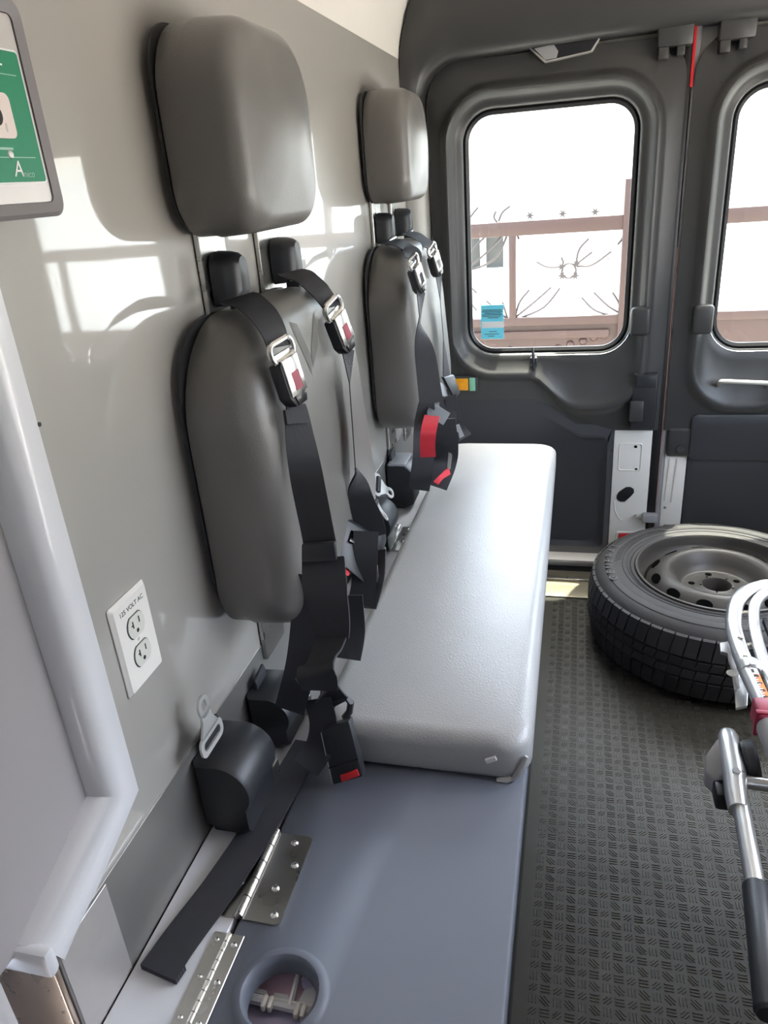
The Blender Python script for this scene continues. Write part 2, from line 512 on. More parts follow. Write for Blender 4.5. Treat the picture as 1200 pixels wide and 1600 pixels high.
MB().tube([(.05, YH + .03, 1.40), (.0, YH - .0005, 1.40)], .0015, 6).build('joint', 'rubber', hdr)

# ------------------------------------------------------------------ rear doors
def smooth01(t):
    t = max(0, min(1, t)); return t * t * (3 - 2 * t)
def make_door(nm, mir):
    def X(x): return 1.56 - x if mir else x
    GC = (.41, 1.102); HX, HZ = .249, .354
    def loopat(d, k, r0=.085, ext=None):
        lp = densify(rr(GC[0], GC[1], HX + d, HZ + d, r0 + d, 8), 10)
        out = []
        for x, z in lp:
            if z < GC[1] - HZ * .55:
                w = smooth01((GC[1] - HZ * .55 - z) / .12)
                s = smooth01((x - .36) / .15)
                z = z - k * (w * (.018 + .11 * s))
            out.append((x, z))
        return out
    outer = densify(rr(.415, 1.07, .355, .515, (.004, .10, .10, .004), 8), 10)
    oz = []
    for x, z in outer:
        if z < .60:
            s = smooth01((x - .40) / .12)
            z = .595 - .085 * s
            if x > .63: z = .49
        oz.append((x, z))
    seq = [(loopat(.0, 0), YD + .034), (loopat(.003, 0), YD + .012), (loopat(.010, .05), YD + .006), (loopat(.018, .15), YD + .004),
           (loopat(.030, .8), YD - .006), (loopat(.038, .95), YD - .020), (loopat(.046, 1.0), YD - .026), (loopat(.054, 1.02), YD - .024), (loopat(.064, 1.05), YD - .010), (loopat(.074, 1.07), YD - .004)]
    lim = []
    rg = [[(X(x), y, z) for x, z in lp] for lp, y in seq]
    rg.append([(X(x), YD, z) for x, z in oz])
    rg.append([(X(x), YD + .025, z) for x, z in oz])
    root = MB().rings(rg, cap0=False, cap1=False).build(nm, 'dplast', smooth=50)
    struct(root)
    # outer skin with its window opening
    g = densify(rr(GC[0], GC[1], HX + .003, HZ + .003, .088, 8), 10)
    ou = densify(rr(.39, .79, .39, .94, (.004, .10, .10, .004), 8), 10)
    rg = [[(X(x), y, z) for x, z in lp] for lp, y in ((g, YD + .03), (ou, YD + .03), (ou, YD + .06), (g, YD + .06))]
    rg.append(rg[0])
    MB().rings(rg, cap0=False, cap1=False).build('door_skin', 'whitem', root)
    # glass and its two seals
    MB().rings([[(X(x), YD + y, z) for x, z in densify(rr(GC[0], GC[1], HX + .002, HZ + .002, .087, 8), 10)] for y in (.036, .041)]).build('window_glass', 'glass', root)
    def seal(d, y, w, name, m, dd=.006):
        a_ = densify(rr(GC[0], GC[1], HX + d, HZ + d, .085 + d, 8), 10); b_ = densify(rr(GC[0], GC[1], HX + d - w, HZ + d - w, .085 + d - w, 8), 10)
        r4 = [[(X(x), yy, z) for x, z in lp] for lp, yy in ((a_, y), (lerp_loop(a_, b_, .5), y - dd), (b_, y), (b_, y + .008), (a_, y + .008))]
        r4.append(r4[0])
        MB().rings(r4, cap0=False, cap1=False).build(name, m, root)
    seal(.004, YD + .026, .018, 'glass_seal', 'rubber')
    seal(.010, YD + .010, .003, 'chrome_bead', 'chrome', .002)
    # lobe on the window surround by the shut line
    MB().box((min(X(.662), X(.722)), YD - .034, .800), (max(X(.662), X(.722)), YD - .002, .888), .014, 4).build('surround_lobe', 'dplast', root)
    # lower panel
    if not mir:
        lo = densify(rr(.362, .315, .272, .285, .01, 4), 6)
        def bot(lp, k):
            return [(x, z - (.0 if z < .5 else .085 * smooth01((x - .40) / .12) * k)) for x, z in lp]
        i1 = densify(rr(.362, .305, .255, .245, .02, 4), 6); i2 = densify(rr(.362, .26, .235, .185, .03, 4), 6)
        rg = [[(x, y, z) for x, z in lp] for lp, y in ((bot(lo, 1), YD + .03), (bot(lo, 1), YD + .004), (bot(i1, 1), YD - .004), (bot(i1, .9), YD - .004), (i2, YD + .012))]
        MB().rings(rg, cap0=False).build('lower_panel', 'dplast2', root, smooth=40)
        MB().box((.40, YD - .003, .20), (.43, YD + .016, .27), .006).build('pull_recess', 'rubber', root)
    else:
        MB().box((.80, YD - .006, .40), (1.50, YD + .02, .50), .012, 3).build('lower_trim', 'dplast', root)
        lp0 = densify(rr(1.185, .215, .315, .20, (.01, .01, .01, .03), 6), 4); lp1 = densify(rr(1.185, .215, .30, .185, (.01, .01, .01, .03), 6), 4)
        MB().rings([[(x, y, z) for x, z in lp] for lp, y in ((lp0, YD + .03), (lp0, YD + .008), (lp1, YD + .002))], cap0=False).build('lower_panel', 'dplast2', root)
        lp0 = densify(rr(1.17, .47, .30, .075, .015, 6), 4); lp1 = densify(rr(1.17, .47, .293, .068, .012, 6), 4)
        MB().rings([[(x, y, z) for x, z in lp] for lp, y in ((lp0, YD + .01), (lp0, YD - .010), (lp1, YD - .013))], cap0=False).build('pocket_panel', 'dplast2', root)
        MB().lathe([(0, .006), (.012, .005), (.014, 0), (.014, -.01)], 20, frame_mtx((.842, YD - .006, .43), (1, 0, 0), (0, 0, 1)) @ Matrix.Rotation(PI, 4, 'X') @ Matrix.Scale(-1, 4, (0, 0, 1))).build('trim_clip', 'dplast', root)
    return root
door_1 = make_door('door_1', False)
door_2 = make_door('door_2', True)

# white metal strips, shut-line seals, latch and handles
mb = MB(); mb.box((.636, YD + .006, .0), (.756, YD + .03, .492), .003); wst = mb.build('inner_strip', 'whitem', door_1)
mb = MB()
def frame_outline(cx, cz, hx, hz, r, w, y0, y1, m=None):
    a_ = rr(cx, cz, hx, hz, r, 5); b_ = rr(cx, cz, hx - w, hz - w, r, 5)
    rg = [[(x, y, z) for x, z in lp] for lp, y in ((a_, y1), (lerp_loop(a_, b_, .5), y0), (b_, y1))]
    return rg
MB().rings(frame_outline(.690, .395, .038, .050, .008, .006, YD + .0035, YD + .0062), cap0=False, cap1=False).build('pressed_ridge', 'whitem', wst)
for zz in (.432, .352):
    c = (.706 if zz > .4 else .712)
    MB().lathe([(0, .0), (.0045, 0.0003), (.0045, .002)], 14, frame_mtx((c, YD + .0052, zz), (1, 0, 0), (0, 0, 1))).build('hole', 'dark', wst)
gl = [(.661, .268), (.655, .255), (.656, .242), (.667, .233), (.682, .233), (.692, .243), (.703, .256), (.711, .268), (.709, .281), (.698, .288), (.684, .287), (.672, .278)]
MB().prism([(x, YD + .0035, z) for x, z in gl], (0, .004, 0), .001).build('grommet', 'rubber', wst)
MB().tube([(.648, YD + .0055, .235), (.652, YD + .0055, .20), (.664, YD + .0055, .175), (.677, YD + .0055, .163)], .0022, 6).build('crease', 'whitem', wst)
MB().rings(frame_outline(.702, .085, .042, .035, .008, .005, YD + .003, YD + .006), cap0=False, cap1=False).build('reflector_rim', 'whitem', wst)
rf = MB().box((.670, YD + .0025, .058), (.734, YD + .007, .112), .004).build('reflector', 'red', wst)
MB().lathe([(0, 0), (.006, .0), (.006, .003)], 14, frame_mtx((.702, YD + .0018, .103), (1, 0, 0), (0, 0, 1))).build('reflector_screw', 'rubber', wst)
MB().box((.757, YD + .004, .0), (.782, YD + .04, 1.66), .006).build('shut_seal', 'rubber', door_1)
MB().box((.784, YD + .010, .0), (.801, YD + .04, 1.66), .004).build('shut_flange', 'gplast', door_2)
MB().tube([(.7845, YD + .006, .05), (.7835, YD + .006, .50), (.7825, YD + .006, 1.05)], .0014, 6).build('shut_pinstripe', 'cardb', door_2)
MB().tube([(.7825, YD + .004, 1.46), (.782, YD + .004, 1.60)], .004, 6).build('marker_strip', 'red', door_2)
mb = MB(); mb.box((.80, YD + .008, .0), (.868, YD + .03, .41), .003); ws2 = mb.build('inner_strip', 'whitem', door_2)
MB().tube([(.815, YD + .007, .39), (.811, YD + .007, .24)], .003, 6).build('pressed_ridge', 'whitem', ws2)
MB().tube([(.838, YD + .007, .39), (.832, YD + .007, .235)], .003, 6).build('pressed_ridge', 'whitem', ws2)
MB().lathe([(0, 0), (.004, 0), (.004, .003)], 12, frame_mtx((.813, YD + .0065, .215), (1, 0, 0), (0, 0, 1))).build('hole', 'steel', ws2)
# latch box
lat = MB().box((.682, YD - .028, .502), (.757, YD + .004, .684), .006, 3).build('latch_cover', 'blackp', door_1)
MB().box((.676, YD - .038, .530), (.718, YD - .024, .598), .004).build('latch_lever', 'dplast', lat)
MB().box((.690, YD - .031, .640), (.750, YD - .026, .678), .002).build('latch_cap', 'blackp', lat)
# striker
stk = MB().box((.742, YD - .02, .166), (.790, YD + .01, .196), .006).build('striker', 'gplast', door_2)
MB().tube([(.748, YD - .012, .181), (.722, YD - .014, .184), (.722, YD + .006, .184)], .004, 8).build('striker_pin', 'steel', stk)
# handle bar and lock on door_2
hb = MB().tube([(.935, YD - .012, .640), (.935, YD - .04, .660), (.945, YD - .046, .662), (1.065, YD - .046, .655), (1.075, YD - .04, .653), (1.075, YD - .012, .635)], .0065, 8).build('pull_handle', 'lplast', door_2)
# switch by the bench end
sw = MB().box((.108, YD - .012, .622), (.192, YD + .0, .680), .005, 3).build('switch_bezel', 'dplast', door_1)
MB().box((.114, YD - .016, .632), (.160, YD - .010, .672), .002).build('amber_rocker', 'amber', sw)
MB().box((.126, YD - .018, .640), (.148, YD - .014, .662), .002).build('rocker_thumb', 'amber', sw)
MB().box((.164, YD - .0155, .630), (.184, YD - .010, .674), .002).build('green_lens', 'lgreen', sw)
MB().box((.1085, YD - .0155, .638), (.1125, YD - .010, .670), .001).build('red_tab', 'red', sw)
# window catch
ct = MB().box((.362, YD - .018, .712), (.384, YD + .01, .738), .003).build('window_catch', 'blackp', door_1)
MB().tube([(.373, YD - .012, .69), (.373, YD - .016, .735), (.370, YD - .004, .768)], [.003, .005, .004], 8).build('catch_pin', 'blackp', ct)
# courtesy lamp in the door head, and the two stay boxes
lens = [(.352, 1.592), (.548, 1.607), (.522, 1.566), (.396, 1.552)]
lamp = MB().prism([(x, YD - .030, z) for x, z in lens], (0, .03, 0), .003).build('courtesy_lamp', 'lplast', door_1)
ci = Vector((.455, 0, 1.579))
MB().prism([(ci.x + (x - ci.x) * .93, YD - .033, ci.z + (z - ci.z) * .84) for x, z in lens], (0, .006, 0), .001).build('lamp_lens', 'blackg', lamp)
MB().prism([(x, YD - .0335, z) for x, z in ((.368, 1.588), (.420, 1.592), (.432, 1.575), (.428, 1.560), (.398, 1.558))], (0, -.001, 0)).build('lens_reflection', 'gplast', lamp)  # pale patch painted over the dark lens as its reflection
for dd, x0 in ((door_1, .686), (door_2, .836)):
    st = MB().box((x0, YD - .045, 1.555), (x0 + .088, YD + .0, 1.645), .006).build('stay_box', 'dplast', dd)
    MB().box((x0 + .004, YD - .040, 1.528), (x0 + .03, YD + .0, 1.558), .003).build('stay_clip', 'dplast', st)
    MB().box((x0 + .05, YD - .038, 1.533), (x0 + .07, YD + .0, 1.558), .003).build('stay_clip', 'dplast', st)
for dd, x0 in ((door_1, .70), (door_2, .86)):
    MB().lathe([(0, .006), (.010, .005), (.016, 0), (.016, -.004)], 16, frame_mtx((x0, YD, 1.455), (1, 0, 0), (0, 0, 1))).build('trim_clip', 'dplast', dd)
for z0 in (1.075, .70):
    MB().lathe([(0, -.006), (.006, -.005), (.008, 0), (.008, .004)], 14, frame_mtx((.076, YD - .003, z0), (1, 0, 0), (0, 0, 1)) ).build('trim_clip', 'lplast', door_1)

# ================================================================== BENCH
ZB = 0.44
bench = empty('storage_bench', (0.22, 1.2, 0))
tag(bench, 'long storage bench with blue-grey lid and white rear shelf along the left wall', 'bench')
MB().box((0.004, 0.12, 0.0), (0.432, 2.29, 0.10), .003).build('plinth', 'blackp', bench)
mb = MB()
mb.box((0.415, 0.12, 0.10), (0.432, 2.29, ZB - .02)); mb.box((0.004, 2.272, 0.10), (0.415, 2.29, ZB - .02)); mb.box((0.004, 0.12, 0.10), (0.415, 0.138, ZB - .02))
mb.build('bench_box', 'board', bench)
MB().box((0.003, 0.41, ZB - .018), (0.098, 2.29, ZB), .001, 1).build('rear_shelf', 'shelf', bench)
# lid with a round finger hole and rolled rim
HC = (.193, .493); HR = .051
lid_out = densify(rr(.277, 1.205, .172, 1.085, .004, 8), 6)
lid_in = [(x, y) for x, y in lid_out]
def circ(r, n=len(lid_out)):
    # same parameter order as rr: starts at bottom of the right side
    per = n // 4; out = []
    base = densify(rr(HC[0], HC[1], r, r, r, 8), 6)
    return base
rg = []
lid_i2 = densify(rr(.277, 1.205, .167, 1.080, .004, 8), 6)
for lp, z in ((circ(.041), ZB - .022), (lid_out, ZB - .022), (lid_out, ZB - .006), (densify(rr(.277, 1.205, .1705, 1.0835, .004, 8), 6), ZB - .0015), (lid_i2, ZB),
              (circ(HR + .008), ZB), (circ(HR + .005), ZB + .0025), (circ(HR), ZB + .006), (circ(HR - .005), ZB + .006), (circ(HR - .009), ZB + .002), (circ(.041), ZB - .004), (circ(.041), ZB - .022)):
    rg.append([(x, y, z) for x, y in lp])
MB().rings(rg, cap0=False, cap1=False).build('lid', 'board', bench, smooth=40)

def screw(p, r, parent, n=Vector((0, 0, 1))):
    mt = frame_mtx(p, (1, 0, 0), (0, 1, 0))
    s = MB().lathe([(0, r * .55), (r * .5, r * .48), (r * .85, r * .25), (r, 0), (r, -.0006)], 16, mt).build('screw', 'chrome', parent)
    return s
def big_hinge(x0, y0, y1, w, lw=.034):
    h = MB()
    lp = rr(x0 + .006 + w / 2, (y0 + y1) / 2, w / 2, (y1 - y0) / 2, (.008, .008, .001, .001), 4)
    h.rings([[(x, y, z) for x, y in lp] for z in (ZB + .0002, ZB + .0026)])
    lp = rr(x0 - .005 - lw / 2, (y0 + y1) / 2, lw / 2, (y1 - y0) / 2, (.001, .001, .008, .008), 4)
    h.rings([[(x, y, z) for x, y in lp] for z in (ZB + .0002, ZB + .0026)])
    ho = h.build('butt_hinge', 'steel', bench)
    n = 5; L = (y1 - y0) / n
    for k in range(n):
        MB().tube([(x0, y0 + k * L + .0008, ZB + .005), (x0, y0 + (k + 1) * L - .0008, ZB + .005)], .0058, 14).build('knuckle', 'steel', ho)
    yy = [y0 + (y1 - y0) * t for t in (.09, .36, .64, .90)]
    for i, y in enumerate(yy):
        screw((x0 + .006 + w * (.78 if i % 2 == 0 else .52), y, ZB + .0026), .0056, ho)
        screw((x0 - .005 - lw * (.70 if i % 2 == 0 else .40), y, ZB + .0026), .0056, ho)
    return ho
big_hinge(.1045, .574, .713, .050)
# second hinge sits further back, its knuckle nearer the wall
big_hinge(.060, 1.600, 1.735, .040, .03)
# piano hinge near the finger hole
h = MB()
h.box((.082, .28, ZB + .0002), (.1005, .553, ZB + .002), .0006, 1); h.box((.1045, .28, ZB + .0002), (.1225, .553, ZB + .002), .0006, 1)
ph = h.build('piano_hinge', 'steel', bench)
for k in range(22):
    y0 = .28 + k * .0124
    MB().tube([(.1025, y0 + .0005, ZB + .0025), (.1025, y0 + .0119, ZB + .0025)], .0030, 8).build('knuckle', 'steel', ph)
for y in (.542, .494, .446, .398, .350, .302):
    screw((.0895, y, ZB + .002), .0034, ph); screw((.1140, y - .003, ZB + .002), .0042, ph)

# things inside the bench, seen through the finger hole
bx = empty('clear_plastic_case', (.19, .49, .385))
tag(bx, 'clear plastic case with hinge seen through the round hole in the bench lid', 'case')
def cz(px, py, z): return onz(px, py, z)
a = cz(380, 1640, .395); b = cz(520, 1500, .395)
MB().box((.125, .36, .380), (.275, .505, .392), .003).build('case_base', 'lavender', bx)
MB().box((.125, .505, .380), (.275, .60, .394), .003).build('case_tray', 'pinkp', bx)
MB().box((.105, .36, .380), (.140, .60, .398), .003).build('case_side', 'cardb', bx)
MB().tube([cz(390, 1560, .402), cz(497, 1584, .402)], .0055, 8).build('hinge_rod', 'shelf', bx)
MB().tube([cz(392, 1553, .405), cz(498, 1573, .405)], .0012, 6).build('hinge_edge', 'paper', bx)
MB().prism([cz(469, 1506, .400), cz(472, 1506, .400), cz(455, 1576, .400), cz(451, 1576, .400)], (0, 0, .008)).build('divider', 'paper', bx)
MB().prism([cz(463, 1530, .398), cz(468, 1530, .398), cz(460, 1572, .398), cz(456, 1572, .398)], (0, 0, .006)).build('divider', 'shelf', bx)
for px, py in ((419, 1567), (470, 1580)):
    p = cz(px, py, .405)
    for dx in (-.004, .004):
        MB().box((p.x + dx - .003, p.y - .009, .400), (p.x + dx + .003, p.y + .007, .411), .0025).build('clip', 'ivory', bx)
for q in (((396, 1552), (400, 1546), (417, 1550), (420, 1558)), ((427, 1560), (430, 1553), (450, 1557), (453, 1565))):
    MB().prism([cz(px, py, .400) for px, py in q], (0, 0, .003)).build('tab', 'shelf', bx)
MB().prism([cz(px, py, .398) for px, py in ((466, 1570), (476, 1550), (500, 1543), (492, 1575))], (0, 0, .004)).build('end_panel', 'shelf', bx)
p = cz(487, 1538, .396)
MB().lathe([(0, .004), (.0115, .004), (.0125, 0)], 24, Matrix.Translation(p)).build('round_pad', 'lavender', bx)
MB().tube([p + Vector((.0128 * math.cos(t), .0128 * math.sin(t), .004)) for t in [PI * i / 12 for i in range(13)]], .0009, 6).build('pad_rim', 'paper', bx)
sb = MB().box((.03, .30, .105), (.40, .85, .378), .006).build('carton', 'cardb')
tag(sb, 'dark brown carton inside the bench under the clear case', 'carton')

# bench seat cushion
def slab(name, m, cx, cy, hx_, hy_, rad, z0, z1, edge, crown=.006, parent=None, smooth=60, seam=0.0):
    rg = []
    prof = [(edge * .5, z0), (edge * .15, z0 + edge * .18), (0, z0 + edge * .5), (0, z1 - edge)]
    for k in range(1, 7):
        a = PI / 2 * k / 6
        prof.append((edge * (1 - math.cos(a)), z1 - edge + edge * math.sin(a)))
    for k in range(1, 11):
        t = k / 10; prof.append((edge + (hx_ * .985 - edge) * t, z1 + crown * (1 - (1 - t) ** 2)))
    for d, z in prof:
        rg.append([(x, y, z) for x, y in densify(rr(cx, cy, hx_ - d, hy_ - d, min(hx_ - d, rad + max(0, d - edge * .3) * .35), 6), 12)])
    return MB().rings(rg).build(name, m, parent, smooth)
cush = empty('bench_cushion', (.285, 1.55, ZB))
tag(cush, 'long light grey padded vinyl cushion lying on the bench lid', 'cushion')
slab('padding', 'cushion', .2855, 1.5425, .1705, .6775, .045, ZB + .0005, ZB + .078, .026, .008, cush)
# pulled vinyl corner tuck at the front
MB().tube([(.428, .868, ZB + .003), (.437, .871, ZB + .015), (.449, .877, ZB + .045)], [.004, .006, .003], 8).build('corner_tuck', 'cushion', cush)
MB().tube([(.405, .866, ZB + .002), (.420, .867, ZB + .004), (.432, .870, ZB + .007)], [.003, .006, .004], 8).build('corner_tuck', 'cushion', cush)
tp = MB().prism([onx(0, 0, 1) * 0 + Vector(p) for p in ((.3885, .8600, ZB + .0435), (.4035, .8600, ZB + .0515), (.4065, .8598, ZB + .0455), (.3915, .8598, ZB + .0375))], (0, .0042, 0)).build('tape_scrap', 'paper')
tag(tp, 'small white tape scrap on the front edge of the bench cushion', 'tape')

# ================================================================== SEAT BACKS ON THE WALL
def pad(name, m, cy, cz, hy, hz, rad, x0, x1, ea, eb, parent, crown=.004, tilt=0.0):
    rg = []
    prof = [(.006, x0), (.0, x0 + .005), (0, x0 + .03), (-.002, (x0 + x1 - eb) / 2), (0, x1 - eb)]
    for k in range(1, 9):
        a = PI / 2 * k / 8
        prof.append((ea * (1 - math.cos(a)), x1 - eb + eb * math.sin(a)))
    lim = min(hy, hz)
    for k in range(1, 9):
        t = k / 8; prof.append((ea + (lim * .98 - ea) * t, x1 + crown * (1 - (1 - t) ** 2)))
    for d, x in prof:
        rs = tuple(min(q + max(0, d - ea) * .15 - min(d, ea) * .3, hy - d, hz - d) for q in rad)
        rg.append([(x + tilt * (cz - z) * max(0, (x - x0) / (x1 - x0)), y, z) for y, z in densify(rr(cy, cz, max(hy - d, .003), max(hz - d, .003), rs, 10), 8)])
    return MB().rings(rg).build(name, m, parent, smooth=70)
def make_seat(dy, label):
    s = empty('wall_seat_back', (.0, 1.08 + dy, .69))
    tag(s, label, 'seat back', 'seat backs on the left wall')
    for y0 in (.958, 1.160):
        MB().box((.0015, y0 + dy, .56), (.0087, y0 + .082 + dy, 1.46), .001, 1).build('mounting_bar', 'steel', s)
    pad('headrest', 'seat', 1.040 + dy, 1.362, .140, .122, (.055, .085, .085, .055), .0125, .116, .028, .030, s, .014)
    pad('backrest', 'seat', 1.066 + dy, .917, .240, .225, (.075, .14, .14, .075), .0125, .128, .042, .045, s, .008, .07)
    for cy, cz, hy, hz, r in ((1.040, 1.362, .138, .120, .06), (1.066, .917, .238, .223, .10)):
        lp = rr(cy + dy, cz, hy, hz, r, 8)
        MB().rings([[(x, y, z) for y, z in lp] for x in (.0088, .0128)]).build('backing_board', 'seatback', s)
    return s
make_seat(0.0, 'grey padded wall seat back with headrest, scuffed, above the wall power outlet')
make_seat(.935, 'grey padded wall seat back with headrest beside the rear door')

# ================================================================== WALL FITTINGS
# duplex outlet
ol = empty('power_outlet', (0, .645, .753))
tag(ol, 'ivory duplex power outlet plate on the left wall below the seat back', 'outlet')
lp = rr(.645, .8135, .0378, .0607, .003, 4); lp2 = rr(.645, .8135, .0335, .0565, .003, 4)
MB().rings([[(x, y, z) for y, z in l_] for l_, x in ((lp, .0005), (lp, .002), (lp2, .0062))]).build('cover_plate', 'ivory', ol)
for zc_ in (.833, .794):
    a = []
    for k in range(32):
        t = 2 * PI * k / 32; y = .017 * math.cos(t); z = .017 * math.sin(t); z = max(-.0138, min(.0138, z)); a.append((y, z))
    so = MB().rings([[(x, .645 + y, zc_ + z) for y, z in a] for x in (.0060, .0078)]).build('socket', 'ivory2', ol)
    gro = MB().rings([[(x, .645 + y * s_, zc_ + z * s_) for y, z in a] for x, s_ in ((.0060, 1.06), (.0066, 1.06), (.0066, .99))], cap0=False, cap1=False).build('socket_rim', 'ink', so)
    MB().box((.0076, .6385 - .001, zc_ - .001), (.0080, .6385 + .001, zc_ + .008)).build('slot', 'ink', so)
    MB().box((.0076, .6385 - .0035, zc_ + .0025), (.0080, .6385 + .0008, zc_ + .0042)).build('slot', 'ink', so)
    MB().box((.0076, .6515 - .001, zc_ + .0005), (.0080, .6515 + .001, zc_ + .0085)).build('slot', 'ink', so)
    MB().lathe([(0, .0002), (.0026, .0002), (.0026, 0)], 12, frame_mtx((.0079, .645, zc_ - .007), (0, 1, 0), (0, 0, 1))).build('ground_hole', 'ink', so)
MB().lathe([(0, .0010), (.0022, .0006), (.0026, 0)], 12, frame_mtx((.0062, .645, .8135), (0, 1, 0), (0, 0, 1))).build('plate_screw', 'ivory2', ol)
place_text('lettering', '125 VOLT AC', .0085, 'ink', ol, (.0064, .6455, .8585), (0, 1, 0), (0, 0, 1), depth=.0001)

# green oxygen outlet panel
ox = empty('oxygen_outlet', (0, .62, 1.28))
tag(ox, 'green labelled gas outlet in a satin metal plate with grey surround on the left wall', 'gas outlet')
yc, hy = .590, .104
fr = [(rr(yc, 1.372, hy, .090, .014, 5), .0005), (rr(yc, 1.372, hy, .090, .014, 5), .006), (rr(yc, 1.372, hy - .004, .086, .012, 5), .009), (rr(yc, 1.372, hy - .013, .077, .006, 5), .006), (rr(yc, 1.372, hy - .013, .077, .006, 5), .001)]
MB().rings([[(x, y, z) for y, z in l_] for l_, x in fr], cap1=False).build('surround', 'frame', ox)
lp = rr(yc, 1.372, hy - .0135, .0765, .002, 4)
MB().rings([[(x, y, z) for y, z in lp] for x in (.001, .0045)]).build('plate', 'plate', ox)
lp = rr(yc, 1.366, .088, .0545, .004, 4); lp_ = rr(yc, 1.366, .0862, .0528, .003, 4)
lb = MB().rings([[(x, y, z) for y, z in lp] for x in (.0044, .0050)]).build('label_border', 'paper', ox)
lg = MB().rings([[(x, y, z) for y, z in lp_] for x in (.0048, .0056)]).build('green_label', 'green', ox)
for z in (1.400, 1.3335):
    MB().box((.0055, .53, z - .0004), (.0058, .668, z + .0004)).build('printed_line', 'gline', lg)
lp = rr(.60, 1.3665, .047, .018, .006, 4)
ins = MB().rings([[(x, y, z) for y, z in lp] for x in (.0055, .0085)]).build('outlet_insert', 'pinkw', ox)
MB().lathe([(0, .0003), (.0075, .0003), (.0085, 0)], 18, frame_mtx((.0085, .625, 1.3665), (0, 1, 0), (0, 0, 1))).build('outlet_port', 'ink', ins)
MB().lathe([(0, .0003), (.0075, .0003), (.0085, 0)], 18, frame_mtx((.0085, .585, 1.3665), (0, 1, 0), (0, 0, 1))).build('outlet_port', 'ink', ins)
MB().box((.0084, .6340, 1.3535), (.0088, .6360, 1.3605)).build('key_slot', 'plate', ins)
MB().lathe([(0, .001), (.003, .0007), (.0038, 0)], 14, frame_mtx((.0056, .635, 1.336), (0, 1, 0), (0, 0, 1))).build('label_screw', 'steel', ox)
MB().box((.0055, .622, 1.3395), (.0058, .640, 1.3415)).build('printed_line', 'gline', lg)
place_text('lettering', 'A', .019, 'paper', lg, (.0058, .6395, 1.3235), (0, 1, 0), (0, 0, 1), depth=.0001, shear=.2)
place_text('lettering', 'mico', .0085, 'gline', lg, (.0058, .6520, 1.3195), (0, 1, 0), (0, 0, 1), depth=.0001, shear=.2)
place_text('lettering', '2', .017, 'paper', lg, (.0058, .649, 1.4115), (0, 1, 0), (0, 0, 1), depth=.0001)
MB().lathe([(0, .0008), (.0022, .0003), (.0024, 0)], 10, frame_mtx((.001, .585, 1.10), (0, 1, 0), (0, 0, 1))).build('wall_screw', 'ink', wall_left)

# ================================================================== SPARE WHEEL
WC = Vector((.912, 1.978, 0))
wh = empty('spare_wheel', WC)
tag(wh, 'spare wheel with black steel rim lying flat on the rubber floor by the rear doors', 'wheel')
prof = [(.212, .030), (.225, .012), (.255, .004), (.290, .006), (.318, .016), (.334, .032), (.341, .050), (.343, .085), (.344, .117), (.343, .150), (.341, .184), (.335, .201), (.322, .216), (.300, .2265), (.286, .229), (.284, .2275), (.262, .2305), (.246, .228), (.238, .222), (.2335, .226), (.226, .224), (.217, .212), (.212, .200)]
tyre = MB().lathe(prof, 96, Matrix.Translation(WC)).build('tyre', 'tyre', wh, smooth=45)
# tread blocks: shoulder lugs, and two rows of centre blocks round the tread; one mesh per row, shared
n = 66
for (z0, z1, da, r0, r1, tw) in ((.150, .205, .0430, .339, .3505, .012), (.030, .085, .0430, .339, .3505, -.012), (.120, .146, .0448, .340, .3505, .0), (.089, .116, .0448, .340, .3505, .0)):
    a0 = -da + tw; a1 = da + tw; q = .007; sk = .02
    rt = r1 - (.010 if z1 > .2 else 0); rb = r1 - (.010 if z0 < .04 else 0); ri = r0 - (.006 if z1 > .2 else 0)
    def pt(r, an, z): return (r * math.cos(an), r * math.sin(an), z)
    me = bpy.data.meshes.new('tread_block')
    me.from_pydata([pt(r0, a0, z0), pt(r0, a1, z0), pt(ri, a1 + sk, z1 + .001), pt(ri, a0 + sk, z1 + .001),
                    pt(rb, a0 + q * .3, z0 + .002), pt(rb, a1 - q * .3, z0 + .002), pt(rt, a1 - q * .3 + sk, z1 - .002), pt(rt, a0 + q * .3 + sk, z1 - .002)], [],
                   [(4, 5, 6, 7), (0, 1, 5, 4), (1, 2, 6, 5), (2, 3, 7, 6), (3, 0, 4, 7)])
    me.materials.append(M['tyre'])
    for k in range(n):
        o = bpy.data.objects.new('tread_block', me); col.objects.link(o); o.parent = tyre
        o.location = WC; o.rotation_euler = (0, 0, 2 * PI * k / n)
for r_, z_ in ((.304, .2255), (.258, .231), (.246, .2285)):
    MB().lathe([(r_ - .0012, z_ - .001), (r_, z_ + .0008), (r_ + .0012, z_ - .001)], 96, Matrix.Translation(WC)).build('sidewall_rib', 'tyre', tyre)
# raised lettering GENERAL along the sidewall
def ring_text(txt, r, a_mid, step, size, z, m):
    for i, ch in enumerate(txt):
        a = a_mid - (i - (len(txt) - 1) / 2) * step
        p = WC + Vector((r * math.cos(a), r * math.sin(a), z))
        up = Vector((math.cos(a), math.sin(a), 0)); rt = Vector((math.sin(a), -math.cos(a), 0))
        place_text('raised_letter', ch, size, m, tyre, p, rt, up, depth=.0012)
ring_text('GENERAL', .295, math.radians(176), math.radians(6.6), .034, .2282, mat('worn_letter_rubber', (.085, .083, .08), .5))
for k in range(26):
    a = math.radians(118 + k * 2.6)
    p0 = WC + Vector((.263 * math.cos(a), .263 * math.sin(a), .231)); p1 = WC + Vector((.279 * math.cos(a + .05), .279 * math.sin(a + .05), .2295))
    if k < 22: MB().tube([p0, p1], .0011, 5).build('sidewall_mark', 'tyre', tyre)
